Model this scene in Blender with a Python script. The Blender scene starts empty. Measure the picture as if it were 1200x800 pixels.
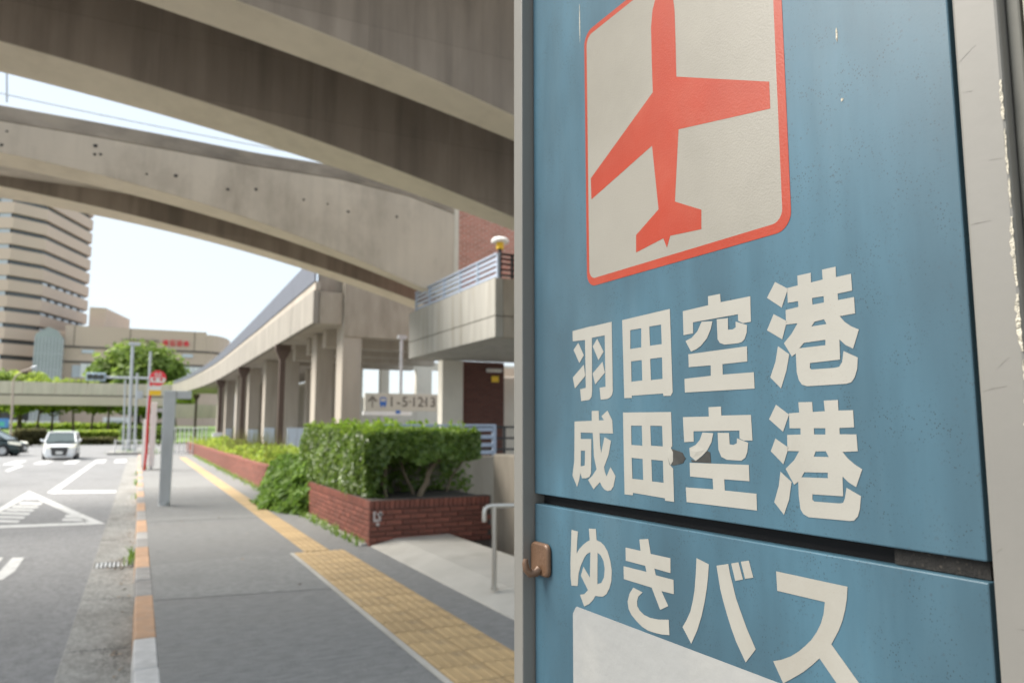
import bpy, bmesh, math, random
from mathutils import Vector, Matrix, geometry, noise
random.seed(7)
R = math.radians
scene = bpy.context.scene
col = scene.collection

# ------------------------------------------------------------------ camera
EYE = 1.5
PITCH, YAW = R(6.58), R(26.6)
cd = bpy.data.cameras.new('camera')
cd.sensor_width = 36.0
cd.lens = 36.0 * 868.0 / 1200.0
cd.clip_start, cd.clip_end = 0.05, 4000
cd.dof.use_dof = True
cd.dof.focus_distance = 0.68
cd.dof.aperture_fstop = 8.6
cd.dof.aperture_blades = 0
cam = bpy.data.objects.new('camera', cd)
cam.location = (0, 0, EYE)
cam.rotation_euler = (R(90) + PITCH, 0, -YAW)
col.objects.link(cam)
scene.camera = cam

# ------------------------------------------------------------------ light
SUN_AZ, SUN_EL = R(-52), R(46)          # azimuth measured from +Y towards +X
w = bpy.data.worlds.new('World'); scene.world = w; w.use_nodes = True
nt = w.node_tree; nt.nodes.clear()
out = nt.nodes.new('ShaderNodeOutputWorld'); bg = nt.nodes.new('ShaderNodeBackground')
sky = nt.nodes.new('ShaderNodeTexSky'); sky.sky_type = 'NISHITA'; sky.sun_disc = False
sky.sun_elevation = SUN_EL; sky.sun_rotation = SUN_AZ; sky.air_density = 1.0; sky.dust_density = 1.5
tc = nt.nodes.new('ShaderNodeTexCoord')
mp = nt.nodes.new('ShaderNodeMapping'); mp.inputs['Scale'].default_value = (1.2, 1.2, 3.2)
nz = nt.nodes.new('ShaderNodeTexNoise'); nz.inputs['Scale'].default_value = 1.7; nz.inputs['Detail'].default_value = 6; nz.inputs['Roughness'].default_value = .55
rp = nt.nodes.new('ShaderNodeValToRGB'); rp.color_ramp.elements[0].position = .36; rp.color_ramp.elements[1].position = .62
rp.color_ramp.elements[0].color = (.66, .66, .66, 1); rp.color_ramp.elements[1].color = (.97, .97, .97, 1)
mx = nt.nodes.new('ShaderNodeMix'); mx.data_type = 'RGBA'
mx.inputs[7].default_value = (3.6, 4.0, 4.3, 1)     # thin bright cloud, in the sky texture's units
nt.links.new(tc.outputs['Generated'], mp.inputs[0]); nt.links.new(mp.outputs[0], nz.inputs[0]); nt.links.new(nz.outputs[0], rp.inputs[0])
nt.links.new(rp.outputs[0], mx.inputs[0]); nt.links.new(sky.outputs[0], mx.inputs[6]); nt.links.new(mx.outputs[2], bg.inputs[0])
bg.inputs[1].default_value = 0.059
nt.links.new(bg.outputs[0], out.inputs[0])
sl = bpy.data.lights.new('sun', 'SUN'); sl.energy = 2.4; sl.angle = R(45); sl.color = (1.0, .95, .87)
so = bpy.data.objects.new('sun', sl); col.objects.link(so)
sdir = Vector((math.sin(SUN_AZ)*math.cos(SUN_EL), math.cos(SUN_AZ)*math.cos(SUN_EL), math.sin(SUN_EL)))
so.rotation_euler = sdir.to_track_quat('Z', 'Y').to_euler(); so.location = (-30, 0, 60)
vs = scene.view_settings
vs.view_transform = 'Standard'; vs.look = 'None'; vs.gamma = 1; vs.use_curve_mapping = False; vs.exposure = 2.16
scene.cycles.max_bounces = 8; scene.cycles.diffuse_bounces = 5; scene.cycles.use_denoising = True

# ------------------------------------------------------------------ surveying: where a sight line meets a level or a plane
_F = 868.0
def sight(px, py):
    a, b = (px-600)/_F, -(py-400)/_F
    fh = Vector((math.sin(YAW), math.cos(YAW), 0)); r = Vector((math.cos(YAW), -math.sin(YAW), 0)); z = Vector((0, 0, 1))
    return fh*math.cos(PITCH)+z*math.sin(PITCH) + r*a + (-fh*math.sin(PITCH)+z*math.cos(PITCH))*b
E0 = Vector((0, 0, EYE))
def on_z(px, py, z=0.0):
    d = sight(px, py); return E0 + d*((z-EYE)/d.z)
def on_y(px, py, y):
    d = sight(px, py); return E0 + d*(y/d.y)
def on_x(px, py, x):
    d = sight(px, py); return E0 + d*(x/d.x)

# ------------------------------------------------------------------ helpers
class MB:
    def __init__(s): s.v = []; s.f = []; s.m = []
    def face(s, pts, m=0):
        i = len(s.v); s.v += [tuple(p) for p in pts]; s.f.append(tuple(range(i, i+len(pts)))); s.m.append(m); return s
    def hexa(s, p, m=0):
        """8 points: bottom ring then top ring, both counter clockwise from above"""
        i = len(s.v); s.v += [tuple(q) for q in p]
        for f in ((3,2,1,0),(4,5,6,7),(0,1,5,4),(1,2,6,5),(2,3,7,6),(3,0,4,7)):
            s.f.append(tuple(i+k for k in f)); s.m.append(m)
        return s
    def box(s, x0, x1, y0, y1, z0, z1, m=0):
        return s.hexa([(x0,y0,z0),(x1,y0,z0),(x1,y1,z0),(x0,y1,z0),(x0,y0,z1),(x1,y0,z1),(x1,y1,z1),(x0,y1,z1)], m)
    def prism(s, poly, fa, fb, m=0):
        """poly: list of 2-D points; fa, fb: map a 2-D point to the two end faces"""
        n = len(poly); i = len(s.v)
        s.v += [tuple(fa(*p)) for p in poly] + [tuple(fb(*p)) for p in poly]
        s.f.append(tuple(range(i+n-1, i-1, -1))); s.m.append(m)
        s.f.append(tuple(range(i+n, i+2*n))); s.m.append(m)
        for k in range(n):
            j = (k+1) % n
            s.f.append((i+k, i+j, i+n+j, i+n+k)); s.m.append(m)
        return s
    def tube(s, pts, r, n=8, m=0, caps=True):
        pts = [Vector(p) for p in pts]; N = len(pts)
        rr = r if isinstance(r, (list, tuple)) else [r]*N
        i0 = len(s.v); up = None
        for k, p in enumerate(pts):
            t = (pts[min(k+1, N-1)] - pts[max(k-1, 0)]).normalized()
            if up is None:
                up = Vector((0,0,1)) if abs(t.z) < .9 else Vector((1,0,0))
            a = t.cross(up)
            if a.length < 1e-6: a = t.cross(Vector((0,1,0)))
            a.normalize(); b = a.cross(t); up = b
            for q in range(n):
                an = 2*math.pi*q/n
                s.v.append(tuple(p + (a*math.cos(an)+b*math.sin(an))*rr[k]))
        for k in range(N-1):
            for q in range(n):
                q2 = (q+1) % n
                s.f.append((i0+k*n+q, i0+k*n+q2, i0+(k+1)*n+q2, i0+(k+1)*n+q)); s.m.append(m)
        if caps:
            s.f.append(tuple(i0+q for q in range(n-1, -1, -1))); s.m.append(m)
            s.f.append(tuple(i0+(N-1)*n+q for q in range(n))); s.m.append(m)
        return s
    def mesh(s, name):
        me = bpy.data.meshes.new(name); me.from_pydata(s.v, [], s.f)
        if any(s.m): me.polygons.foreach_set('material_index', s.m)
        me.update(); return me

def fixn(me):
    bm = bmesh.new(); bm.from_mesh(me); bmesh.ops.recalc_face_normals(bm, faces=bm.faces); bm.to_mesh(me); bm.free()

def obj(name, mb, mat, parent=None, bevel=0, smooth=False, kind=None, loc=None):
    me = mb.mesh(name) if isinstance(mb, MB) else mb
    if isinstance(mb, MB) and len(me.polygons) < 20000: fixn(me)
    for m in (mat if isinstance(mat, (list, tuple)) else [mat]):
        if m and len(me.materials) < 8 and m.name not in [x.name for x in me.materials if x]: me.materials.append(m)
    o = bpy.data.objects.new(name, me); col.objects.link(o)
    if parent: o.parent = parent
    if loc: o.location = loc
    if bevel:
        b = o.modifiers.new('bevel', 'BEVEL'); b.width = bevel; b.segments = 2; b.limit_method = 'ANGLE'; b.angle_limit = R(40)
    if smooth:
        me.polygons.foreach_set('use_smooth', [True]*len(me.polygons))
        try: me.set_sharp_from_angle(angle=R(35))
        except Exception: pass
    if kind: o['kind'] = kind
    return o
def inst(name, me, parent, loc=(0,0,0), rz=0, scale=None):
    o = bpy.data.objects.new(name, me); col.objects.link(o); o.parent = parent; o.location = loc; o.rotation_euler.z = rz
    if scale: o.scale = scale
    return o
def empty(name, loc=(0,0,0), rz=0):
    o = bpy.data.objects.new(name, None); o.empty_display_size = .2; col.objects.link(o); o.location = loc; o.rotation_euler.z = rz; return o
def tag(o, label=None, cat=None, group=None, kind=None):
    if label: o['label'] = label
    if cat: o['category'] = cat
    if group: o['group'] = group
    if kind: o['kind'] = kind
    return o
def copy_tree(o, parent=None):
    c = o.copy(); col.objects.link(c)
    if parent: c.parent = parent
    for ch in [x for x in bpy.data.objects if x.parent == o]: copy_tree(ch, c)
    return c

# ------------------------------------------------------------------ materials
def mat(name, color, rough=.7, metal=0, var=.12, vscale=3.0, bump=.0, bscale=60., stretch=(1,1,1), grime=None, gamt=.0, gscale=1.5, spec=.5, rand=0, hueto=None, coord='Object', detail=5, orand=0):
    m = bpy.data.materials.new(name); m.use_nodes = True
    n = m.node_tree.nodes; L = m.node_tree.links; b = n['Principled BSDF']
    b.inputs['Roughness'].default_value = rough; b.inputs['Metallic'].default_value = metal
    b.inputs['Specular IOR Level'].default_value = spec
    t = n.new('ShaderNodeTexCoord'); mp = n.new('ShaderNodeMapping'); mp.inputs['Scale'].default_value = stretch
    L.new(t.outputs[coord], mp.inputs[0])
    nz = n.new('ShaderNodeTexNoise'); nz.inputs['Scale'].default_value = vscale; nz.inputs['Detail'].default_value = detail; nz.inputs['Roughness'].default_value = .6
    L.new(mp.outputs[0], nz.inputs[0])
    mr = n.new('ShaderNodeMapRange'); mr.inputs[1].default_value = .3; mr.inputs[2].default_value = .7; mr.inputs[3].default_value = 1-var; mr.inputs[4].default_value = 1+var
    L.new(nz.outputs[0], mr.inputs[0])
    c = n.new('ShaderNodeMix'); c.data_type = 'RGBA'; c.blend_type = 'MULTIPLY'; c.inputs[0].default_value = 1
    c.inputs[6].default_value = (*color, 1); L.new(mr.outputs[0], c.inputs[7]); last = c.outputs[2]
    if rand or hueto:
        g = n.new('ShaderNodeNewGeometry'); h = n.new('ShaderNodeMix'); h.data_type = 'RGBA'
        L.new(g.outputs['Random Per Island'], h.inputs[0]); L.new(last, h.inputs[6])
        if hueto:
            c3 = n.new('ShaderNodeMix'); c3.data_type = 'RGBA'; c3.blend_type = 'MULTIPLY'; c3.inputs[0].default_value = 1
            c3.inputs[6].default_value = (*hueto, 1); L.new(mr.outputs[0], c3.inputs[7]); L.new(c3.outputs[2], h.inputs[7])
        last = h.outputs[2]
    if grime:
        n2 = n.new('ShaderNodeTexNoise'); n2.inputs['Scale'].default_value = gscale; n2.inputs['Detail'].default_value = 8; n2.inputs['Roughness'].default_value = .65
        mp2 = n.new('ShaderNodeMapping'); mp2.inputs['Scale'].default_value = stretch; mp2.inputs['Location'].default_value = (3.1, 7.7, 1.3)
        L.new(t.outputs[coord], mp2.inputs[0]); L.new(mp2.outputs[0], n2.inputs[0])
        m2 = n.new('ShaderNodeMapRange'); m2.inputs[1].default_value = .5; m2.inputs[2].default_value = .72; m2.inputs[3].default_value = 0; m2.inputs[4].default_value = gamt
        L.new(n2.outputs[0], m2.inputs[0])
        gm = n.new('ShaderNodeMix'); gm.data_type = 'RGBA'; L.new(m2.outputs[0], gm.inputs[0]); L.new(last, gm.inputs[6]); gm.inputs[7].default_value = (*grime, 1); last = gm.outputs[2]
    if orand:
        oi = n.new('ShaderNodeObjectInfo'); om = n.new('ShaderNodeMapRange'); om.inputs[3].default_value = 1-orand; om.inputs[4].default_value = 1+orand
        L.new(oi.outputs['Random'], om.inputs[0]); ox = n.new('ShaderNodeMix'); ox.data_type = 'RGBA'; ox.blend_type = 'MULTIPLY'; ox.inputs[0].default_value = 1
        L.new(last, ox.inputs[6]); L.new(om.outputs[0], ox.inputs[7]); last = ox.outputs[2]
    L.new(last, b.inputs['Base Color'])
    if bump:
        n3 = n.new('ShaderNodeTexNoise'); n3.inputs['Scale'].default_value = bscale; n3.inputs['Detail'].default_value = 4
        L.new(t.outputs[coord], n3.inputs[0])
        bu = n.new('ShaderNodeBump'); bu.inputs['Strength'].default_value = bump; bu.inputs['Distance'].default_value = .01
        L.new(n3.outputs[0], bu.inputs['Height']); L.new(bu.outputs[0], b.inputs['Normal'])
    return m
def formwork(m, w_, h_, amt=.93, line=.86, streak=.72):
    n = m.node_tree.nodes; L = m.node_tree.links; b = n['Principled BSDF']; src = b.inputs['Base Color'].links[0].from_socket
    t = n.new('ShaderNodeTexCoord'); mp = n.new('ShaderNodeMapping'); mp.inputs['Rotation'].default_value = (R(90), 0, 0)
    br = n.new('ShaderNodeTexBrick'); br.inputs['Scale'].default_value = 1; br.inputs['Color1'].default_value = (1,1,1,1); br.inputs['Color2'].default_value = (amt,amt,amt,1); br.inputs['Mortar'].default_value = (line,line,line,1)
    br.inputs['Mortar Size'].default_value = .008; br.inputs['Brick Width'].default_value = w_; br.inputs['Row Height'].default_value = h_; br.offset = 0
    L.new(t.outputs['Object'], mp.inputs[0]); L.new(mp.outputs[0], br.inputs[0])
    # rain streaks running down
    s2 = n.new('ShaderNodeMapping'); s2.inputs['Scale'].default_value = (2.6, 2.6, .12); z2 = n.new('ShaderNodeTexNoise'); z2.inputs['Scale'].default_value = 1.6; z2.inputs['Detail'].default_value = 7
    L.new(t.outputs['Object'], s2.inputs[0]); L.new(s2.outputs[0], z2.inputs[0]); r2 = n.new('ShaderNodeMapRange'); r2.inputs[1].default_value = .45; r2.inputs[2].default_value = .75; r2.inputs[3].default_value = 1; r2.inputs[4].default_value = streak
    L.new(z2.outputs[0], r2.inputs[0])
    for sock in (br.outputs[0], r2.outputs[0]):
        x = n.new('ShaderNodeMix'); x.data_type = 'RGBA'; x.blend_type = 'MULTIPLY'; x.inputs[0].default_value = 1; L.new(src, x.inputs[6]); L.new(sock, x.inputs[7]); src = x.outputs[2]
    L.new(src, b.inputs['Base Color']); return m
def leafy(m, amt=.5):
    n = m.node_tree.nodes; L = m.node_tree.links; b = n['Principled BSDF']; o = n['Material Output']
    tr = n.new('ShaderNodeBsdfTranslucent'); x = n.new('ShaderNodeMixShader'); x.inputs[0].default_value = amt
    L.new(b.inputs['Base Color'].links[0].from_socket, tr.inputs[0]); L.new(b.outputs[0], x.inputs[1]); L.new(tr.outputs[0], x.inputs[2]); L.new(x.outputs[0], o.inputs[0]); return m
def speckle(m, dark, scale, thresh, amt, stretch=(1,1,1)):
    """small dark or light specks over an existing material"""
    n = m.node_tree.nodes; L = m.node_tree.links; b = n['Principled BSDF']
    src = b.inputs['Base Color'].links[0].from_socket
    t = n.new('ShaderNodeTexCoord'); mp = n.new('ShaderNodeMapping'); mp.inputs['Scale'].default_value = stretch
    vz = n.new('ShaderNodeTexVoronoi'); vz.inputs['Scale'].default_value = scale
    L.new(t.outputs['Object'], mp.inputs[0]); L.new(mp.outputs[0], vz.inputs[0])
    r = n.new('ShaderNodeMapRange'); r.inputs[1].default_value = thresh*.5; r.inputs[2].default_value = thresh; r.inputs[3].default_value = amt; r.inputs[4].default_value = 0
    L.new(vz.outputs['Distance'], r.inputs[0])
    nz = n.new('ShaderNodeTexNoise'); nz.inputs['Scale'].default_value = scale*.09; nz.inputs['Detail'].default_value = 3
    L.new(mp.outputs[0], nz.inputs[0])
    r2 = n.new('ShaderNodeMapRange'); r2.inputs[1].default_value = .44; r2.inputs[2].default_value = .62
    L.new(nz.outputs[0], r2.inputs[0])
    mu = n.new('ShaderNodeMath'); mu.operation = 'MULTIPLY'; L.new(r.outputs[0], mu.inputs[0]); L.new(r2.outputs[0], mu.inputs[1])
    x = n.new('ShaderNodeMix'); x.data_type = 'RGBA'; L.new(mu.outputs[0], x.inputs[0]); L.new(src, x.inputs[6]); x.inputs[7].default_value = (*dark, 1)
    L.new(x.outputs[2], b.inputs['Base Color']); return m

M = {}
M['asphalt'] = speckle(speckle(mat('asphalt', (.19,.19,.193), .85, var=.22, vscale=18, bump=.6, bscale=90, grime=(.1,.1,.102), gamt=.55, gscale=.45, stretch=(1,.55,1), detail=9), (.3,.3,.29), 46, .4, .5), (.05,.05,.05), 60, .4, .5)
M['footway'] = speckle(speckle(mat('footway_asphalt', (.195,.195,.192), .88, var=.2, vscale=16, bump=.6, bscale=90, grime=(.2,.195,.185), gamt=.6, gscale=.6, stretch=(.5,1.3,1), detail=9), (.3,.29,.28), 50, .38, .5), (.06,.06,.058), 64, .36, .5)
M['gutter'] = speckle(speckle(mat('gutter_concrete', (.27,.265,.25), .9, var=.3, vscale=14, bump=.9, bscale=60, grime=(.12,.112,.1), gamt=.75, gscale=1.1, stretch=(1.6,.6,1), detail=9), (.06,.06,.055), 38, .5, .85), (.42,.41,.38), 44, .42, .6)
M['patch'] = speckle(mat('footway_patch', (.22,.22,.215), .9, var=.2, vscale=14, bump=.6, bscale=90, grime=(.18,.18,.175), gamt=.7, gscale=1.2, detail=9), (.08,.08,.078), 60, .36, .5)
M['ground'] = mat('ground_paving', (.2,.195,.185), .9, var=.2, vscale=.4)
M['kerb_grey'] = mat('kerb_concrete', (.3,.29,.28), .9, orand=.15, var=.2, vscale=5, bump=.5, bscale=90, grime=(.16,.15,.14), gamt=.6, gscale=5)
M['kerb_orange'] = mat('kerb_paint', (.44,.27,.165), .8, orand=.12, var=.15, vscale=6, bump=.4, bscale=90, grime=(.33,.27,.22), gamt=.75, gscale=8)
M['kerb_pale'] = mat('kerb_worn', (.5,.49,.48), .85, var=.15, vscale=6, bump=.4, bscale=90, grime=(.3,.29,.28), gamt=.6, gscale=6)
M['road_paint'] = mat('road_paint', (.5,.5,.49), .7, var=.08, vscale=6, grime=(.2,.2,.2), gamt=.7, gscale=9)
M['tactile'] = mat('tactile_yellow', (.42,.295,.15), .75, orand=.13, var=.14, vscale=5, bump=.2, bscale=120, grime=(.25,.19,.12), gamt=.7, gscale=5)
M['apron'] = mat('apron_concrete', (.44,.42,.38), .85, var=.1, vscale=1.6, bump=.3, bscale=90, grime=(.27,.25,.21), gamt=.5, gscale=1.4)
M['concrete'] = mat('bridge_concrete', (.55,.485,.4), .85, var=.1, vscale=.7, bump=.25, bscale=14, stretch=(1,1,.55), grime=(.2,.165,.125), gamt=.5, gscale=.7)
M['soffit_lit'] = mat('bounce_lit_soffit', (.7,.61,.47), .85, var=.07, vscale=.8, bump=.15, bscale=14, grime=(.45,.38,.28), gamt=.4, gscale=.8)  # light cream carries the ground bounce on the girder bottoms
M['web_shaded'] = mat('shaded_stained_concrete', (.33,.275,.222), .88, var=.22, vscale=.7, bump=.25, bscale=14, stretch=(1.2,1.2,.35), grime=(.2,.16,.125), gamt=.6, gscale=.6)  # brown stains, plus the shade on the girder sides put into the colour
M['concrete_stain'] = mat('weathered_coping', (.27,.235,.195), .9, var=.35, vscale=1.3, bump=.25, bscale=14, stretch=(.6,1,1.5), grime=(.38,.33,.26), gamt=.8, gscale=1.6)
formwork(M['concrete'], 2.4, .9, .985, .95, .9); formwork(M['web_shaded'], 2.4, .95, .88, .8, .7); formwork(M['soffit_lit'], 2.4, 9, .98, .95, .94)
M['deck_concrete'] = mat('deck_concrete', (.37,.325,.27), .85, var=.12, vscale=.9, bump=.2, bscale=14, stretch=(1.6,1.6,.25), grime=(.25,.21,.17), gamt=.6, gscale=1.2)
M['board_concrete'] = mat('board_marked_concrete', (.37,.355,.32), .85, var=.16, vscale=2.4, bump=.2, bscale=30, stretch=(2,2,.16), grime=(.26,.24,.19), gamt=.65, gscale=2.2)
M['wall_concrete'] = mat('stair_wall_concrete', (.34,.295,.235), .85, var=.14, vscale=2, bump=.2, bscale=40, stretch=(1.5,1.5,.4), grime=(.2,.17,.13), gamt=.5, gscale=1.5)
M['brick'] = mat('brick_clay', (.2,.062,.04), .8, orand=.22, var=.25, vscale=9, bump=.4, bscale=150, grime=(.12,.06,.045), gamt=.6, gscale=3)
M['mortar'] = mat('mortar', (.085,.07,.058), .95, var=.25, vscale=20, bump=.3, bscale=100)  # dark colour includes the shadow in the recessed joints
M['cream'] = mat('cream_paint', (.62,.58,.5), .7, var=.06, vscale=2)
M['white_paint'] = mat('white_paint', (.75,.75,.74), .6, var=.05, vscale=2)
M['steel_grey'] = mat('grey_painted_steel', (.5,.515,.525), .55, metal=.05, var=.15, vscale=4, stretch=(1,1,.3), bump=.1, bscale=40)
M['steel_white'] = mat('pale_blue_steel', (.36,.42,.52), .45, var=.06, vscale=3)
M['steel_brown'] = mat('brown_steel', (.1,.066,.052), .5, metal=.1, var=.1, vscale=2)
M['steel_dark'] = mat('dark_steel', (.03,.03,.032), .5, metal=.3)
M['galv'] = mat('galvanised_steel', (.46,.48,.5), .45, metal=.3, var=.1, vscale=3)
M['inox'] = mat('stainless_steel', (.55,.53,.49), .3, metal=.9, var=.06, vscale=8, stretch=(1,1,.2))
M['panel_blue'] = mat('pale_blue_hoarding', (.6,.68,.78), .5, var=.04, vscale=2)
M['leaf'] = leafy(mat('hedge_leaf', (.1,.18,.03), .36, var=.3, vscale=2.0, hueto=(.25,.35,.075), spec=.7))
M['leaf_new'] = leafy(mat('young_hedge_leaf', (.2,.33,.035), .5, var=.2, vscale=3, hueto=(.3,.42,.05), spec=.45))
M['leaf_creeper'] = leafy(mat('creeper_leaf', (.15,.27,.05), .5, var=.25, vscale=2, hueto=(.28,.42,.08), spec=.45))
M['leaf_tree'] = leafy(mat('tree_leaf', (.12,.19,.04), .6, var=.25, vscale=.5, hueto=(.26,.35,.07), spec=.3))
M['leaf_lime'] = leafy(mat('lime_leaf', (.24,.34,.05), .6, var=.2, vscale=.4, hueto=(.38,.46,.08), spec=.3))
M['leaf_olive'] = leafy(mat('olive_hedge_leaf', (.11,.11,.05), .7, var=.25, vscale=1, hueto=(.18,.17,.075), spec=.3))
M['grass_dry'] = mat('dry_stalk', (.32,.26,.12), .8, var=.2, vscale=4, hueto=(.22,.26,.08))
M['lawn'] = mat('lawn_grass', (.13,.21,.045), .9, var=.25, vscale=.6, bump=.4, bscale=4)
M['bark'] = mat('bark', (.11,.085,.06), .9, var=.3, vscale=12, bump=.5, bscale=50, stretch=(1,1,.3))
M['bark_pale'] = mat('pale_bark', (.17,.13,.085), .9, var=.3, vscale=12, bump=.5, bscale=60, stretch=(1,1,.3))
M['soil'] = mat('soil', (.035,.028,.02), .95, var=.3, vscale=6, bump=.6, bscale=30)
M['hotel'] = mat('hotel_cladding', (.56,.445,.355), .75, var=.05, vscale=.08, bump=0)
M['mall'] = mat('mall_cladding', (.56,.44,.345), .75, var=.05, vscale=.06)
M['joint'] = mat('dark_joint', (.13,.11,.095), .85)  # dark colour for joints, seams and the store ledge
M['glass_far'] = mat('window_glass', (.1,.115,.125), .2, spec=.6, var=.2, vscale=.2)
M['glass_pale'] = mat('sky_toned_window', (.5,.54,.58), .2, spec=.8, var=.1, vscale=.2)  # pale colour stands in for the sky mirrored in the panes
M['atrium'] = mat('atrium_glass', (.3,.34,.33), .2, spec=.7, var=.12, vscale=.3)
M['pale_parapet'] = mat('pale_parapet', (.62,.52,.46), .85, var=.12, vscale=.8, stretch=(2,2,.3), grime=(.4,.37,.31), gamt=.5, gscale=.6)
M['parapet'] = mat('streaked_parapet', (.23,.21,.18), .85, var=.2, vscale=2.2, bump=.2, bscale=20, stretch=(1.5,1.5,.18), grime=(.34,.31,.26), gamt=.6, gscale=1.4)
M['fence_blue'] = mat('blue_grey_fence', (.1,.11,.14), .5, var=.06, vscale=2)
M['red_sign'] = mat('red_lettering', (.8,.05,.07), .5, var=.04)
M['red_paint'] = mat('red_paint', (.55,.03,.03), .45, var=.08, vscale=4)
M['yellow_paint'] = mat('yellow_paint', (.85,.55,.03), .5, var=.05)
M['orange_paint'] = mat('orange_paint', (.8,.3,.05), .5)
M['blue_print'] = mat('blue_print', (.03,.13,.45), .5)
M['road_blue'] = mat('road_sign_blue', (.1,.28,.55), .5)
M['black_print'] = mat('black_print', (.1,.09,.08), .6)
M['sign_cream'] = mat('hanging_sign_face', (.5,.48,.42), .55, var=.05, vscale=2)
M['car_white'] = mat('white_car_paint', (.78,.8,.82), .22, spec=.6, var=.02)
M['car_green'] = mat('dark_green_car_paint', (.012,.03,.028), .2, spec=.7, var=.05)
M['car_glass'] = mat('car_glass', (.09,.115,.11), .06, spec=.9, var=.05)
M['tyre'] = mat('tyre_rubber', (.02,.02,.02), .8)
M['rim'] = mat('alloy_rim', (.5,.5,.5), .35, metal=.8)
M['lamp_clear'] = mat('headlight_lens', (.8,.8,.72), .15, spec=.8)
M['lamp_clear'].node_tree.nodes['Principled BSDF'].inputs['Emission Color'].default_value = (1,.93,.7,1)
M['lamp_clear'].node_tree.nodes['Principled BSDF'].inputs['Emission Strength'].default_value = .08
M['grille'] = mat('grille_black', (.05,.05,.05), .4)
M['plate'] = mat('number_plate', (.75,.76,.75), .5)
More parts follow.
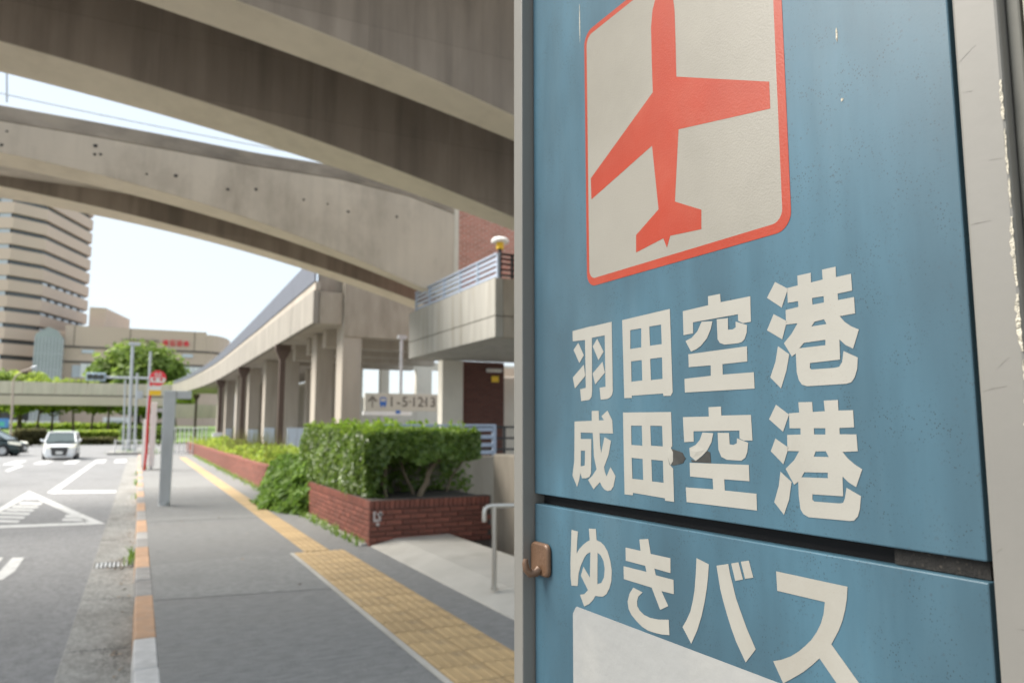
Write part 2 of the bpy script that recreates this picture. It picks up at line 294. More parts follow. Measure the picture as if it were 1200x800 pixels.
GLYPHS = {
  '羽': [[[-198.8,1616.2,-157.9,1617.6,-157.4,1617.1,-119.4,1617.9,-119.3,1539.8,-120.9,1535.7,-124.9,1532.8,-129.4,1531.5,-142.4,1530.9,-144.3,1544.7,-132.8,1545.3,-132.9,1603.9,-157.7,1603.8,-158.4,1603.3,-159.1,1541.5,-160.6,1534.8,-165.0,1531.5,-181.9,1530.6,-183.6,1544.7,-171.9,1545.9,-172.4,1602.7,-198.5,1603.6],[-186.8,1600.6,-175.2,1584.7,-184.8,1576.1,-197.1,1593.0],[-175.5,1573.5,-172.8,1560.1,-194.9,1546.1,-199.2,1559.6],[-147.7,1601.5,-135.7,1585.4,-145.7,1576.5,-156.8,1593.5],[-138.0,1573.9,-133.5,1561.5,-152.8,1548.9,-157.7,1561.9]],[]],
  '田': [[[-100.1,1617.2,-21.4,1618.8,-20.3,1534.5,-23.4,1531.1,-34.0,1531.3,-35.0,1533.9,-85.9,1533.4,-85.6,1531.1,-98.7,1531.3]],[[-86.1,1604.5,-67.4,1604.4,-67.9,1584.0,-86.7,1583.9],[-54.1,1604.6,-35.4,1604.5,-35.0,1584.3,-53.6,1584.3],[-85.7,1570.4,-67.5,1570.5,-67.4,1548.8,-85.7,1548.5],[-53.7,1570.6,-35.0,1570.7,-35.0,1548.7,-53.3,1548.4]]],
  '空': [[[-2.4,1613.8,32.8,1614.7,32.9,1623.3,48.7,1623.1,49.1,1615.2,85.1,1615.2,84.7,1592.5,75.2,1592.3,69.8,1595.2,69.9,1601.1,11.5,1601.0,11.3,1590.2,-2.3,1589.9],[23.4,1600.1,37.6,1598.8,35.3,1592.0,29.9,1583.6,21.2,1577.0,15.0,1574.4,7.7,1572.8,0.3,1583.8,9.2,1586.2,17.3,1591.6],[43.3,1599.9,57.4,1599.2,57.1,1588.5,63.0,1588.1,66.7,1589.7,66.6,1594.8,80.0,1590.1,79.4,1583.5,76.6,1577.8,73.2,1575.6,68.7,1574.9,52.2,1575.2,46.3,1577.4,43.6,1581.2],[3.8,1570.5,79.1,1571.2,78.8,1557.7,48.8,1557.5,48.6,1547.9,85.9,1547.7,86.1,1533.4,-2.5,1533.5,-2.6,1546.9,33.4,1547.7,33.7,1557.5,3.9,1557.9]],[]],
  '港': [[[113.2,1623.2,126.4,1615.1,119.1,1600.2,103.8,1610.9],[110.3,1595.8,123.9,1588.0,118.3,1573.3,102.4,1582.8],[113.5,1567.9,124.9,1560.1,121.3,1546.8,114.9,1532.2,103.9,1542.1,110.1,1554.8],[125.7,1615.8,136.6,1616.3,136.6,1624.5,149.9,1624.5,149.7,1616.5,160.9,1617.0,160.7,1625.0,173.3,1625.1,173.2,1616.7,186.5,1617.0,186.8,1603.9,173.9,1603.5,174.0,1598.4,188.1,1598.6,188.2,1586.0,174.7,1585.6,178.7,1580.7,184.4,1576.4,190.7,1573.3,184.9,1559.3,178.4,1562.8,173.4,1567.6,173.1,1551.9,145.1,1551.3,144.8,1547.3,146.0,1546.0,167.5,1545.8,172.1,1546.4,174.8,1549.9,176.5,1558.2,188.5,1552.2,187.5,1543.7,185.0,1537.4,181.9,1533.9,177.4,1532.9,141.1,1532.8,136.2,1534.4,133.4,1538.3,131.7,1544.7,131.6,1560.2,127.5,1558.0,119.9,1569.9,128.2,1576.9,134.7,1585.0,123.0,1585.2,123.1,1597.6,136.3,1598.4,136.2,1603.2,125.7,1603.3]],[[150.0,1603.7,161.1,1603.5,161.1,1598.4,150.1,1598.2],[148.1,1580.7,151.4,1584.2,160.3,1585.0,162.5,1580.9],[140.1,1568.2,160.7,1568.6,160.4,1564.3,135.3,1564.2]]],
  '成': [[[-196.3,1506.6,-160.6,1507.2,-160.3,1518.6,-146.5,1518.4,-146.4,1507.5,-136.6,1507.7,-141.4,1512.2,-129.9,1518.4,-121.2,1507.3,-120.2,1492.9,-145.6,1493.1,-145.0,1480.1,-142.9,1470.9,-136.2,1488.6,-124.0,1484.7,-129.1,1468.9,-137.9,1455.3,-136.6,1450.4,-133.4,1445.1,-125.8,1455.8,-116.8,1446.5,-120.9,1435.0,-125.4,1430.6,-131.5,1429.3,-137.6,1430.5,-142.1,1433.5,-146.0,1438.2,-158.7,1429.3,-169.5,1439.3,-161.3,1444.0,-152.3,1452.1,-157.0,1466.3,-158.8,1493.2,-183.5,1493.7,-183.3,1486.0,-161.9,1486.3,-163.4,1447.3,-166.4,1442.9,-173.4,1440.8,-181.7,1440.3,-185.3,1446.1,-187.3,1439.1,-192.2,1429.7,-201.9,1442.6,-197.7,1459.6]],[[-183.6,1472.3,-174.9,1472.6,-175.9,1455.3,-184.3,1454.0]]],
  '田2': [[[-101.5,1515.7,-23.4,1514.9,-22.9,1481.1,-28.4,1476.6,-29.7,1469.1,-27.3,1462.6,-22.4,1459.2,-22.2,1426.9,-35.5,1427.0,-35.9,1429.3,-86.4,1430.8,-87.2,1428.2,-101.1,1428.1]],[[-87.8,1501.5,-69.7,1501.4,-69.4,1480.6,-87.7,1481.0],[-55.9,1501.4,-37.4,1501.1,-37.0,1480.5,-55.4,1480.9],[-87.8,1467.4,-69.4,1466.9,-69.1,1445.3,-87.2,1445.4],[-55.4,1466.7,-37.3,1466.3,-37.2,1444.4,-54.9,1444.6]]],
  '空2': [[[-6.3,1509.6,29.2,1509.8,29.1,1518.5,45.2,1518.7,45.2,1510.5,80.8,1510.6,81.5,1488.3,71.4,1488.2,66.6,1489.9,66.7,1496.9,8.0,1496.0,8.0,1486.1,-5.4,1485.4],[20.1,1494.9,34.3,1494.4,31.5,1485.8,25.7,1478.3,18.3,1472.8,9.9,1468.0,2.4,1472.3,1.6,1479.9,10.5,1483.1,16.2,1487.8],[39.9,1494.7,54.1,1494.8,54.4,1484.5,58.8,1484.0,63.1,1485.6,63.5,1490.0,76.5,1486.3,75.0,1478.2,72.5,1473.2,67.7,1470.4,50.4,1470.6,43.6,1472.9,40.2,1479.4],[1.5,1465.9,76.3,1467.1,76.3,1453.1,46.3,1452.9,46.6,1442.9,83.8,1442.9,83.7,1428.7,-4.2,1428.3,-4.8,1442.2,32.1,1442.9,31.7,1452.6,1.6,1452.9]],[]],
  'tearA': [[[-24.2,1478.5,-15.6,1476.8,-8.1,1475.0,-4.4,1469.8,-8.0,1465.0,-23.1,1462.0,-24.8,1462.7,-21.7,1469.1]],[]],
  'tearB': [[[11.0,1468.2,19.2,1472.7,25.7,1477.7,29.4,1476.6,30.1,1466.9,4.4,1466.7,3.4,1468.8]],[]],
  '港2': [[[108.8,1518.7,122.0,1510.2,115.1,1496.1,100.8,1506.6],[106.8,1490.4,120.1,1483.0,114.1,1469.3,101.3,1479.7],[110.7,1463.0,121.7,1455.3,118.4,1440.8,112.5,1428.0,102.8,1437.4,108.3,1451.2],[122.1,1511.3,132.4,1511.7,132.0,1520.1,145.4,1520.0,145.6,1512.0,157.0,1512.4,156.4,1520.7,169.4,1520.8,169.3,1512.7,182.1,1512.7,182.2,1499.8,169.4,1499.3,169.4,1494.5,183.9,1494.5,184.3,1482.0,171.0,1481.1,175.5,1476.2,181.1,1472.0,187.2,1468.7,181.3,1455.3,175.2,1458.3,170.0,1462.5,169.7,1447.6,141.7,1446.9,141.4,1442.8,143.0,1441.4,166.1,1441.9,169.4,1442.7,171.1,1445.9,173.0,1454.2,185.0,1448.8,183.5,1439.4,181.4,1433.6,177.9,1430.3,174.2,1429.7,137.1,1428.6,132.2,1430.5,129.4,1434.3,128.3,1445.1,128.4,1456.0,124.2,1453.2,116.2,1465.7,125.2,1473.0,130.7,1480.5,118.9,1480.4,119.2,1493.6,132.8,1494.0,132.9,1499.0,122.0,1499.0]],[[145.9,1499.1,156.7,1499.1,156.5,1494.2,145.9,1494.1],[144.6,1476.6,146.5,1480.8,156.0,1481.2,158.6,1476.8],[134.9,1463.9,157.0,1464.6,156.7,1460.4,131.8,1459.7]]],
  'ゆ': [[[-205.1,1378.5,-191.4,1378.1,-193.4,1366.5,-194.7,1352.6,-189.3,1358.2,-181.1,1364.2,-173.4,1368.7,-167.5,1371.2,-169.0,1384.1,-155.1,1385.3,-154.1,1373.1,-145.9,1371.8,-139.5,1368.9,-133.3,1363.3,-128.5,1353.9,-126.3,1344.3,-127.2,1333.2,-131.1,1324.4,-136.7,1317.3,-143.1,1313.5,-151.2,1312.0,-157.8,1311.5,-161.8,1306.6,-169.7,1300.4,-180.0,1295.4,-188.5,1306.7,-179.7,1309.2,-172.1,1315.0,-186.3,1328.7,-180.9,1339.6,-168.1,1329.5,-166.4,1358.2,-173.0,1355.4,-178.9,1350.1,-186.1,1340.3,-190.8,1330.8,-193.2,1315.9,-206.2,1313.9,-207.9,1323.1,-208.0,1338.8]],[[-152.4,1359.6,-146.3,1357.4,-141.2,1352.0,-139.2,1344.0,-140.7,1334.6,-146.0,1327.7,-153.5,1324.9]]],
  'き': [[[-101.0,1372.3,-75.8,1372.3,-77.4,1383.7,-62.9,1386.1,-59.6,1371.6,-29.5,1371.8,-30.0,1357.5,-54.5,1358.0,-52.1,1351.7,-25.8,1351.8,-25.8,1338.3,-44.2,1337.8,-34.5,1325.3,-46.7,1319.2,-59.1,1338.4,-104.9,1338.9,-105.1,1352.2,-66.8,1352.6,-68.7,1358.4,-101.1,1358.6],[-89.1,1332.9,-74.0,1330.9,-80.9,1325.5,-83.3,1320.2,-82.9,1315.2,-79.1,1311.7,-72.3,1308.9,-62.8,1308.0,-49.6,1309.2,-34.2,1312.4,-33.7,1298.0,-44.9,1296.0,-55.3,1295.1,-65.9,1294.8,-75.4,1296.3,-85.0,1300.2,-92.8,1304.5,-97.6,1309.6,-99.1,1317.1,-95.6,1325.6]],[]],
  'バ': [[[7.3,1377.5,23.4,1374.2,22.0,1363.4,19.7,1351.6,16.3,1338.8,11.9,1325.7,5.4,1311.2,-3.0,1297.4,-14.5,1310.0,-8.4,1318.0,-3.1,1326.6,0.8,1337.3,3.4,1347.0,5.7,1362.3],[33.2,1374.6,47.9,1378.5,49.9,1368.9,52.2,1362.3,55.5,1351.2,59.8,1342.0,67.4,1326.9,76.5,1312.3,64.6,1298.4,54.2,1313.2,48.9,1323.5,44.3,1334.2,40.4,1344.3,37.0,1354.8],[51.4,1379.4,60.2,1381.8,64.8,1367.9,55.7,1365.1],[63.0,1382.7,72.3,1385.1,76.7,1371.5,67.3,1368.9]],[]],
  'ス': [[[101.9,1380.9,169.5,1380.7,168.3,1371.0,166.2,1362.6,163.6,1354.8,159.8,1346.6,152.7,1335.0,175.3,1312.9,185.2,1303.2,170.5,1293.4,155.9,1307.4,141.3,1321.8,133.8,1314.6,125.1,1307.1,115.9,1300.4,104.7,1292.7,95.1,1307.5,103.8,1310.9,113.2,1315.9,121.5,1321.8,128.0,1327.6,134.4,1333.9,139.8,1341.0,144.1,1348.5,146.9,1355.9,148.7,1365.5,102.3,1365.3]],[]],
  'patch': [[[-203.1,1282.5,-197.6,1292.8,-35.0,1290.6,98.3,1291.6,94.8,1223.3,-206.1,1109.6]],[]],
  'plane': [[[-38.8,1931.7,-37.1,1947.4,-34.3,1958.5,-4.6,1942.7,-2.8,1929.7,-2.5,1893.7,-2.8,1857.6,115.9,1801.8,115.8,1777.1,-1.6,1800.8,-9.8,1727.4,27.5,1709.2,26.7,1690.0,-18.2,1693.8,-23.6,1682.5,-28.8,1693.5,-73.6,1687.9,-73.0,1707.2,-35.1,1726.0,-43.3,1797.8,-155.7,1769.7,-156.6,1795.9,-40.1,1856.1,-40.6,1895.3]],[]],
}
# ================================================================== the setting
def struct(name, mb, m, parent=None, **k):
    o = obj(name, mb, m, parent, **k); o['kind'] = 'structure'; return o
def sheet(x0, x1, y0, y1, z): return MB().face([(x0,y0,z),(x1,y0,z),(x1,y1,z),(x0,y1,z)])

struct('ground', sheet(-1500, 1500, -600, 2500, -.30), M['ground'])
struct('road', MB().face([(-70,-40,-.15),(-.40,-40,-.15),(-.40,46,-.15),(60,46,-.15),(60,82,-.15),(-70,82,-.15)]), M['asphalt'])
side = struct('sidewalk', MB().box(.19, 2.70, -30, 46, -.29, 0).box(2.70, 12, 18.4, 46, -.29, -.002).box(5.2,12,-30,18.4,-.29,-.002), M['footway'])

pt = MB()
for P_ in ([(.2,7.35),(1.69,7.15),(1.69,9.1),(1.2,9.35),(.2,9.2)], [(.2,13.4),(1.86,13.2),(1.86,13.62),(.2,13.9)], [(.2,20.5),(1.86,20.2),(1.86,24.8),(.2,25.1)]): pt.face([(a, b, .0035) for a, b in P_])
obj('asphalt_patch', pt, M['patch'], side)['kind'] = 'stuff'
# gutter: cast slabs between the asphalt and the kerb
gut = empty('gutter'); gut['kind'] = 'structure'
gy = [-20, -8, -2, 1.8, 4.3, 6.55, 8.4, 10.2, 10.62, 12.6, 15.2, 19.5, 23.2, 27, 31, 36, 41, 46]
for a, b in zip(gy, gy[1:]):
    if (a, b) == (10.2, 10.62): continue
    obj('gutter_slab', MB().hexa([(-.41,a+.006,-.29),(.045,a+.006,-.29),(.045,b-.006,-.29),(-.41,b-.006,-.29),(-.41,a+.006,-.147),(.045,a+.006,-.165),(.045,b-.006,-.165),(-.41,b-.006,-.147)]), M['gutter'], gut, bevel=.006)
# drain grating in the gutter
dr = empty('drain_grating', (-.185, 10.41, -.16)); tag(dr, 'grey slotted drain grating set in the concrete gutter beside the kerb', 'drain grating')
obj('frame', MB().box(-.225,.225,-.205,-.175,-.06,.012).box(-.225,.225,.175,.205,-.06,.012).box(-.225,-.2,-.175,.175,-.06,.012).box(.2,.225,-.175,.175,-.06,.012), M['gutter'], dr)
for i in range(9): obj('bar', MB().box(-.19+i*.045, -.165+i*.045, -.175, .175, -.04, .008), M['steel_grey'], dr)

# kerb: stones painted orange in pairs
kb = empty('kerb'); kb['kind'] = 'structure'
kme = {}
for i in range(-26, 53):
    y0 = 6.1 + i*.755
    k = i//2
    kind = 'kerb_pale' if -4 <= i < 0 else ('kerb_orange' if k % 2 == 0 else 'kerb_grey')
    if kind not in kme:
        m_ = MB().hexa([(.035,.004,-.29),(.192,.004,-.29),(.192,.751,-.29),(.035,.751,-.29),(.048,.004,.004),(.192,.004,.004),(.192,.751,.004),(.048,.751,.004)])
        o = obj('kerb_stone', m_, M[kind], kb, bevel=.012, loc=(0, y0, 0)); kme[kind] = o
    else:
        o = kme[kind].copy(); col.objects.link(o); o.location = (random.uniform(-.004,.004), y0, random.uniform(-.004,.003))

# tactile paving: one bar tile mesh, repeated
def tile_mb(w_=.3):
    m = MB().box(.0045,.2955,.0045,.2955,-.05,.006)
    for k in range(4):
        x = .0375+k*.075
        m.hexa([(x-.017,.012,.006),(x+.017,.012,.006),(x+.017,.288,.006),(x-.017,.288,.006),(x-.011,.02,.0115),(x+.011,.02,.0115),(x+.011,.28,.0115),(x-.011,.28,.0115)])
    return m
t0 = obj('tactile_tile', tile_mb(), M['tactile'], side, loc=(1.735, 9.0, 0))
n_t = 1
def tile(x, y):
    o = t0.copy(); col.objects.link(o); o.location = (x, y, random.uniform(-.001, .001))
for i in range(1, 25):
    tile(1.735, 9.0-.3*i)
for i in range(0, 25): tile(2.035, 9.0-.3*i)
for i in range(0, 104): tile(1.87 + max(0, i-60)*.0, 9.33+.3*i)
obj('paving_border', MB().box(1.69, 1.732, -5, 9.3, -.05, .008), M['apron'], side)

# low concrete platform with a sloping front edge
ap = MB()
ap.prism([(2.70,0),(2.70,.012),(3.03,.085),(3.76,.095),(3.76,-.28),(2.70,-.28)], lambda x, z: (x,-12,z), lambda x, z: (x,9.38,z))
struct('platform', ap, M['apron'], bevel=.008)

# road markings (sheets just above the asphalt), surveyed on the road surface
mk = empty('road_markings'); mk['kind'] = 'structure'
ZR = -.146
def zc(s, ox, oy, pts): return [on_z(ox+x/s, oy+y/s, ZR) for x, y in pts]
def zm(pts): return MB().face(zc(6.667, 0, 540, pts))
tri = MB()
for p in ([(228,233),(825,490),(690,480),(232,272)], [(228,233),(232,272),(-245,535),(-300,535)], [(825,490),(-300,535),(-245,510),(690,478)]):
    tri.face(zc(6.667,0,540,p))
obj('triangle_outline', tri, M['road_paint'], mk)
for p in ([(215,287),(290,285),(318,300),(190,302)], [(165,318),(335,322),(320,342),(140,338)], [(110,347),(305,350),(290,366),(85,363)], [(60,371),(272,376),(255,392),(40,386)],
          [(10,396),(240,403),(222,421),(-15,412)], [(-40,424),(200,432),(182,450),(-70,440)], [(-100,455),(158,462),(140,480),(-130,476)],
          [(515,418),(560,418),(640,446),(505,440)], [(492,447),(650,449),(708,470),(482,466)]):
    obj('hatch_bar', zm(p), M['road_paint'], mk)
obj('edge_line', zm([(722,10),(752,14),(425,256),(365,248)]), M['road_paint'], mk)
obj('stop_line', zm([(438,231),(910,228),(905,248),(425,254)]), M['road_paint'], mk)
obj('lane_dash', zm([(36,74),(160,28),(185,38),(62,82)]), M['road_paint'], mk)
obj('arrow_head', MB().face(zc(3.075,0,540,[(45,347),(88,347),(55,395),(12,425),(-40,440),(-60,425),(0,396)])), M['road_paint'], mk)
obj('arrow_tail', MB().face(zc(3.075,0,540,[(-60,345),(12,347),(-2,364),(-70,372)])), M['road_paint'], mk)
for xa in (-9.9,-8.75,-7.6,-6.45,-5.3,-4.15,-3.0,-1.85,-.95):
    obj('crosswalk_bar', sheet(xa, xa+.5, 39.4, 43.6, ZR), M['road_paint'], mk)

# far side of the junction
struct('lawn', MB().face([(-120,82,-.14),(80,82,-.14),(80,140,1.6),(-120,140,1.6)]).box(-120,80,81.8,82,-.3,0), M['lawn'])

# ================================================================== bridges overhead
def arch(c, x):
    return c[0]*x*x + c[1]*x + c[2]
def girder_mb(y0, y1, cn, cf, top, x0, x1, n=48):
    m = MB()
    for i in range(n):
        xa = x0+(x1-x0)*i/n; xb = x0+(x1-x0)*(i+1)/n
        m.v += []
        i0 = len(m.v)
        for x in (xa, xb):
            m.v += [(x,y0,arch(cn,x)),(x,y1,arch(cf,x)),(x,y1,top(x)),(x,y0,top(x))]
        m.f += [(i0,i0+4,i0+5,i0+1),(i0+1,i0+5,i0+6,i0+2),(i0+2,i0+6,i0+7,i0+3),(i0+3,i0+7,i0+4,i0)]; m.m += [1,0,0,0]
        if i == 0: m.f.append((i0,i0+1,i0+2,i0+3)); m.m.append(0)
        if i == n-1: m.f.append((i0+4,i0+7,i0+6,i0+5)); m.m.append(0)
    bm = bmesh.new(); me = m.mesh('girder'); bm.from_mesh(me); bmesh.ops.remove_doubles(bm, verts=bm.verts, dist=.0005)
    bmesh.ops.recalc_face_normals(bm, faces=bm.faces); bm.to_mesh(me); bm.free(); return me
BT = [(-30,8.19),(-2.92,8.17),(-1.37,8.14),(.31,8.09),(2.16,8.01),(4.21,8.0),(6.0,7.82),(7.33,7.5),(9,7.0)]
def btop(x):
    for (a, za), (b, zb_) in zip(BT, BT[1:]):
        if x <= b: return za + (zb_-za)*(x-a)/(b-a)
    return BT[-1][1]
XL = -9.6  # left ends out of view, cut short so sunlight passes under the bridges
# the farther bridge
fb = empty('arched_footbridge', (0, 19.7, 0)); tag(fb, 'cream concrete arched footbridge with open sky above its dark stained coping', 'footbridge')
def put(o): o.parent = fb; o.location.y -= 19.7; return o
def bobj(name, me, m, par, dy, bevel=.02):
    o = obj(name, me, m, None, bevel=bevel); o.parent = par; o.location.y = dy; return o
cB1n = (-.0152,-.1695,6.789); cB1f = (-.0133,-.157,6.73); cB2n = (-.009,-.1537,6.814); cB2f = (-.0117,-.1381,6.758)
bobj('girder', girder_mb(18, 18.7, cB1n, cB1f, lambda x: btop(x)-.34, XL, 7.38), [M['concrete'], M['soffit_lit']], fb, -19.7)
bobj('girder', girder_mb(20.85, 21.47, cB2n, cB2f, lambda x: btop(x)-.34, XL, 8.2), [M['web_shaded'], M['soffit_lit']], fb, -19.7)
def ribbon(y0, y1, zb, zt, x0, x1, n=40):
    m = girder_mb(y0, y1, (0,0,0), (0,0,0), zt, x0, x1, n)
    for v in m.vertices:
        if abs(v.co.z) < 1e-6: v.co.z = zb(v.co.x)
    for p in m.polygons: p.material_index = 0
    return m
bobj('coping', ribbon(17.992, 18.5, lambda x: btop(x)-.34, btop, XL, 7.38), M['concrete_stain'], fb, -19.7)
bobj('coping', ribbon(21.0, 21.52, lambda x: btop(x)-.34, btop, XL, 8.2), M['concrete_stain'], fb, -19.7)
bobj('unseen_end_pier', MB().box(XL-.9, XL-.01, 17.9, 21.6, -.25, 8.1).mesh('unseen_end_pier'), M['concrete'], fb, -19.7)  # added out of view to carry the shortened end
bobj('deck_slab', ribbon(18.702, 20.848, lambda x: btop(x)-.7, lambda x: btop(x)-.45, XL, 7.38), M['concrete'], fb, -19.7, bevel=0)
holes = [(112,171),(111,181),(118,181),(172,204),(206,206),(267,222),(300,222),(356,234),(384,239),(408,248),(465,254),(8,154),(2,170)]
for q in holes:
    p = on_y(q[0], q[1], 18); r_ = random.uniform(.022,.04)
    o = obj('bolt_hole', MB().prism([(math.cos(a*math.pi/4)*r_*random.uniform(.8,1.4), math.sin(a*math.pi/4)*r_) for a in range(8)], lambda a, b: (p.x+a, 17.992, p.z+b), lambda a, b: (p.x+a, 18.02, p.z+b)), M['steel_dark'], None); o.parent = fb; o.location.y = -19.7
# the nearer, wider bridge
na = empty('arched_road_bridge', (0, 9, 0)); tag(na, 'dark brown underside of the nearest concrete bridge on deep arched girders', 'bridge')
cA1 = (-.0158,-.1096,6.643); cA1f = (-.0077,-.1323,6.622); cA2n = (-.0100,-.1451,6.701); cA2f = (-.0081,-.1262,6.6075)
bobj('girder', girder_mb(8.9, 9.65, cA1, cA1f, lambda x: 8.25, XL, 9.5), [M['web_shaded'], M['soffit_lit']], na, -9)
bobj('girder', girder_mb(12.2, 13.05, cA2n, cA2f, lambda x: 8.25, XL, 9.5), [M['web_shaded'], M['soffit_lit']], na, -9)
bobj('unseen_end_pier', MB().box(XL-.9, XL-.01, 8.8, 13.2, -.25, 8.25).mesh('unseen_end_pier'), M['concrete'], na, -9)
obj('deck_slab', MB().box(XL, 9.5, 5.6, 13.35, 8.252, 8.6), M['concrete'], na).location.y = -9
obj('parapet', MB().box(XL, 9.5, 5.6, 5.85, 8.602, 9.6), M['concrete'], na).location.y = -9
obj('parapet', MB().box(XL, 9.5, 13.1, 13.35, 8.602, 9.3), M['concrete'], na).location.y = -9
# service cable beyond the footbridge
p, q = on_y(-60, 96, 40), on_y(420, 192, 40)
tag(obj('overhead_cable', MB().tube([p + (q-p)*t - Vector((0,0,.5*t*(1-t)*4*.3)) for t in [k/12 for k in range(13)]], .03, 6), M['steel_grey']), 'thin grey overhead cable in the sliver of sky above the footbridge', 'cable')
tag(obj('overhead_cable', MB().tube([on_y(8,70,40), on_y(8,120,40)], .05, 6), M['galv']), 'short pale upright rod in the sky at the far left above the coping', 'rod')

# ================================================================== the raised walkway along the street
wk = empty('raised_walkway', (6.6, 27.5, 0)); tag(wk, 'long raised concrete walkway on a row of columns receding along the street', 'walkway')
def wobj(name, mb, m, bevel=0): 
    o = obj(name, mb, m, wk, bevel=bevel); o.location = (-6.6, -27.5, 0); return o
bend = lambda y: 5.55 - max(0, (y-60))**2*.0016            # the far end swings towards the road
ys = [27.5,32,37,42,47,52,57,62,68,74,80,86,92,97]
def wband(z0, z1, dx, th, name, m, ya=27.5, zf=None, bevel=.01, joint=.02):
    for a, b in zip(ys, ys[1:]):
        if a < ya: continue
        t0_ = zf(a) if zf else z1; t1_ = zf(b) if zf else z1
        b0 = z0(a) if callable(z0) else z0; b1 = z0(b) if callable(z0) else z0
        wobj(name, MB().hexa([(bend(a)+dx,a+joint/2,b0),(bend(a)+dx+th,a+joint/2,b0),(bend(b)+dx+th,b-joint/2,b1),(bend(b)+dx,b-joint/2,b1),
                              (bend(a)+dx,a+joint/2,t0_),(bend(a)+dx+th,a+joint/2,t0_),(bend(b)+dx+th,b-joint/2,t1_),(bend(b)+dx,b-joint/2,t1_)]), m, bevel)
wband(5.32, 6.55, 0, .22, 'parapet_panel', M['parapet'])
def up(y):
    P_ = [(20,8.0),(29.5,7.85),(42.7,7.62),(61.5,7.4),(97,6.9),(120,6.7)]
    for (a, za), (b, zb_) in zip(P_, P_[1:]):
        if y <= b: return za+(zb_-za)*(y-a)/(b-a)
    return 6.7
def fh(y): return max(.42, 1.0 - (y-27.5)*.012)
wband(6.56, 0, .06, .2, 'upper_wall_panel', M['deck_concrete'], zf=lambda y: max(6.6, up(y)-fh(y)))
wband(lambda y: max(6.6, up(y)-fh(y))+.004, 0, .02, .06, 'metal_fence_panel', M['fence_blue'], zf=lambda y: max(6.9, up(y)), bevel=0, joint=.01)
sl_ = MB()
for a, b in zip(ys, ys[1:]):
    sl_.hexa([(bend(a)+.23,a,5.5),(13,a,5.5),(13,b,5.5),(bend(b)+.23,b,5.5),(bend(a)+.23,a,5.9),(13,a,5.9),(13,b,5.9),(bend(b)+.23,b,5.9)])
wobj('deck_slab', sl_, M['deck_concrete'])
wobj('end_wall', MB().box(5.79, 6.63, 27.44, 27.75, 5.3, 6.5), M['wall_concrete'], .01)
wobj('end_wall', MB().box(5.82, 7.2, 27.9, 28.1, 6.5, 7.7), M['deck_concrete'], .01)
wobj('abutment_wall', MB().box(6.66, 12.6, 27.3, 27.8, 4.85, 7.6), M['wall_concrete'], .02)
for y in (30.5, 33.8, 37.2, 40.6): wobj('cross_beam', MB().box(6.7, 14, y, y+.6, 4.75, 5.498), M['deck_concrete'], .015)
def column(pa, pb, y=None, name='column'):
    a = on_x(pa, 500, 6.64); depth = .95
    wdt = .73
    wobj('column', MB().box(6.64, 6.64+wdt, a.y, a.y+depth, -.1, 5.495), M['deck_concrete'], .03)
for pa in (399, 368, 332, 309, 290, 276, 263.5, 254): column(pa, 0)
wobj('rear_wall', MB().box(13.2, 13.5, 55, 95, -.1, 5.495), M['deck_concrete'])
for y in range(46, 92, 6): wobj('column', MB().box(10.2, 10.8, y, y+.6, -.1, 5.495), M['deck_concrete'], .02)
for px in (327, 282, 256, 228):
    a = on_x(px, 500, 5.8); y = a.y
    o = wobj('steel_post', MB().box(5.72, 5.98, y-.1, y+.1, -.1, 4.6).hexa([(5.72,y-.1,4.6),(5.98,y-.1,4.6),(5.98,y+.1,4.6),(5.72,y+.1,4.6),(5.5,y-.16,5.05),(6.2,y-.16,5.05),(6.2,y+.16,5.05),(5.5,y+.16,5.05)]).box(5.5,6.2,y-.16,y+.16,5.05,5.31), M['steel_brown'])
# back wall under the walkway, with bright openings
bw = MB(); Y = 43.5
z = lambda py: on_y(460, py, Y).z
x = lambda px: on_y(px, 450, Y).x
cols = [(400,425),(446,456),(488,506),(520,620)]
for a, b in cols: bw.box(x(a), x(b), Y, Y+.4, 0, 5.49)
for a, b in ((425,446),(456,488),(506,520)):
    bw.box(x(a), x(b), Y+.02, Y+.38, 0, z(466)); bw.box(x(a), x(b), Y+.02, Y+.38, z(432), 5.49)
wobj('back_wall', bw, M['cream'])
# blue hoarding boards round the column feet
for k, (a, b, t) in enumerate(((336,347.5,501),(348,359,501),(309,321,501),(290,302,503),(264,271,502))):
    p = on_y(a, 530, on_x(a, 530, 6.58).y-.1 if k else 39.2); 
    Yb = 39.1 if k < 2 else on_x((309,290,263.5)[k-2], 500, 6.64).y-.14
    xa, xb = on_y(a, 520, Yb).x, on_y(b, 520, Yb).x; zt = on_y(a, t, Yb).z
    tag(obj('hoarding_board', MB().box(xa, xb, Yb, Yb+.05, -.05, zt), M['panel_blue'], bevel=.005), ('wide pale blue board, nearer half of the pair beside the brown steel post','wide pale blue board nearest the clipped hedge, right half of a pair','pale blue board at the foot of the column behind the nearest brown steel post','narrow pale blue board two columns beyond the nearest brown steel post','smallest, farthest pale blue board under the walkway by the creeper-grown post')[k], 'board', 'pale blue boards under the walkway')
# white low fence and creeper on the far post
a = on_x(256, 500, 5.8)
tag(obj('white_cabinet', MB().box(a.x-.5, a.x+.25, a.y-1.0, a.y-.7, -.1, 1.05), M['white_paint'], bevel=.02), 'white utility cabinet below the creeper-grown steel post under the walkway', 'cabinet')
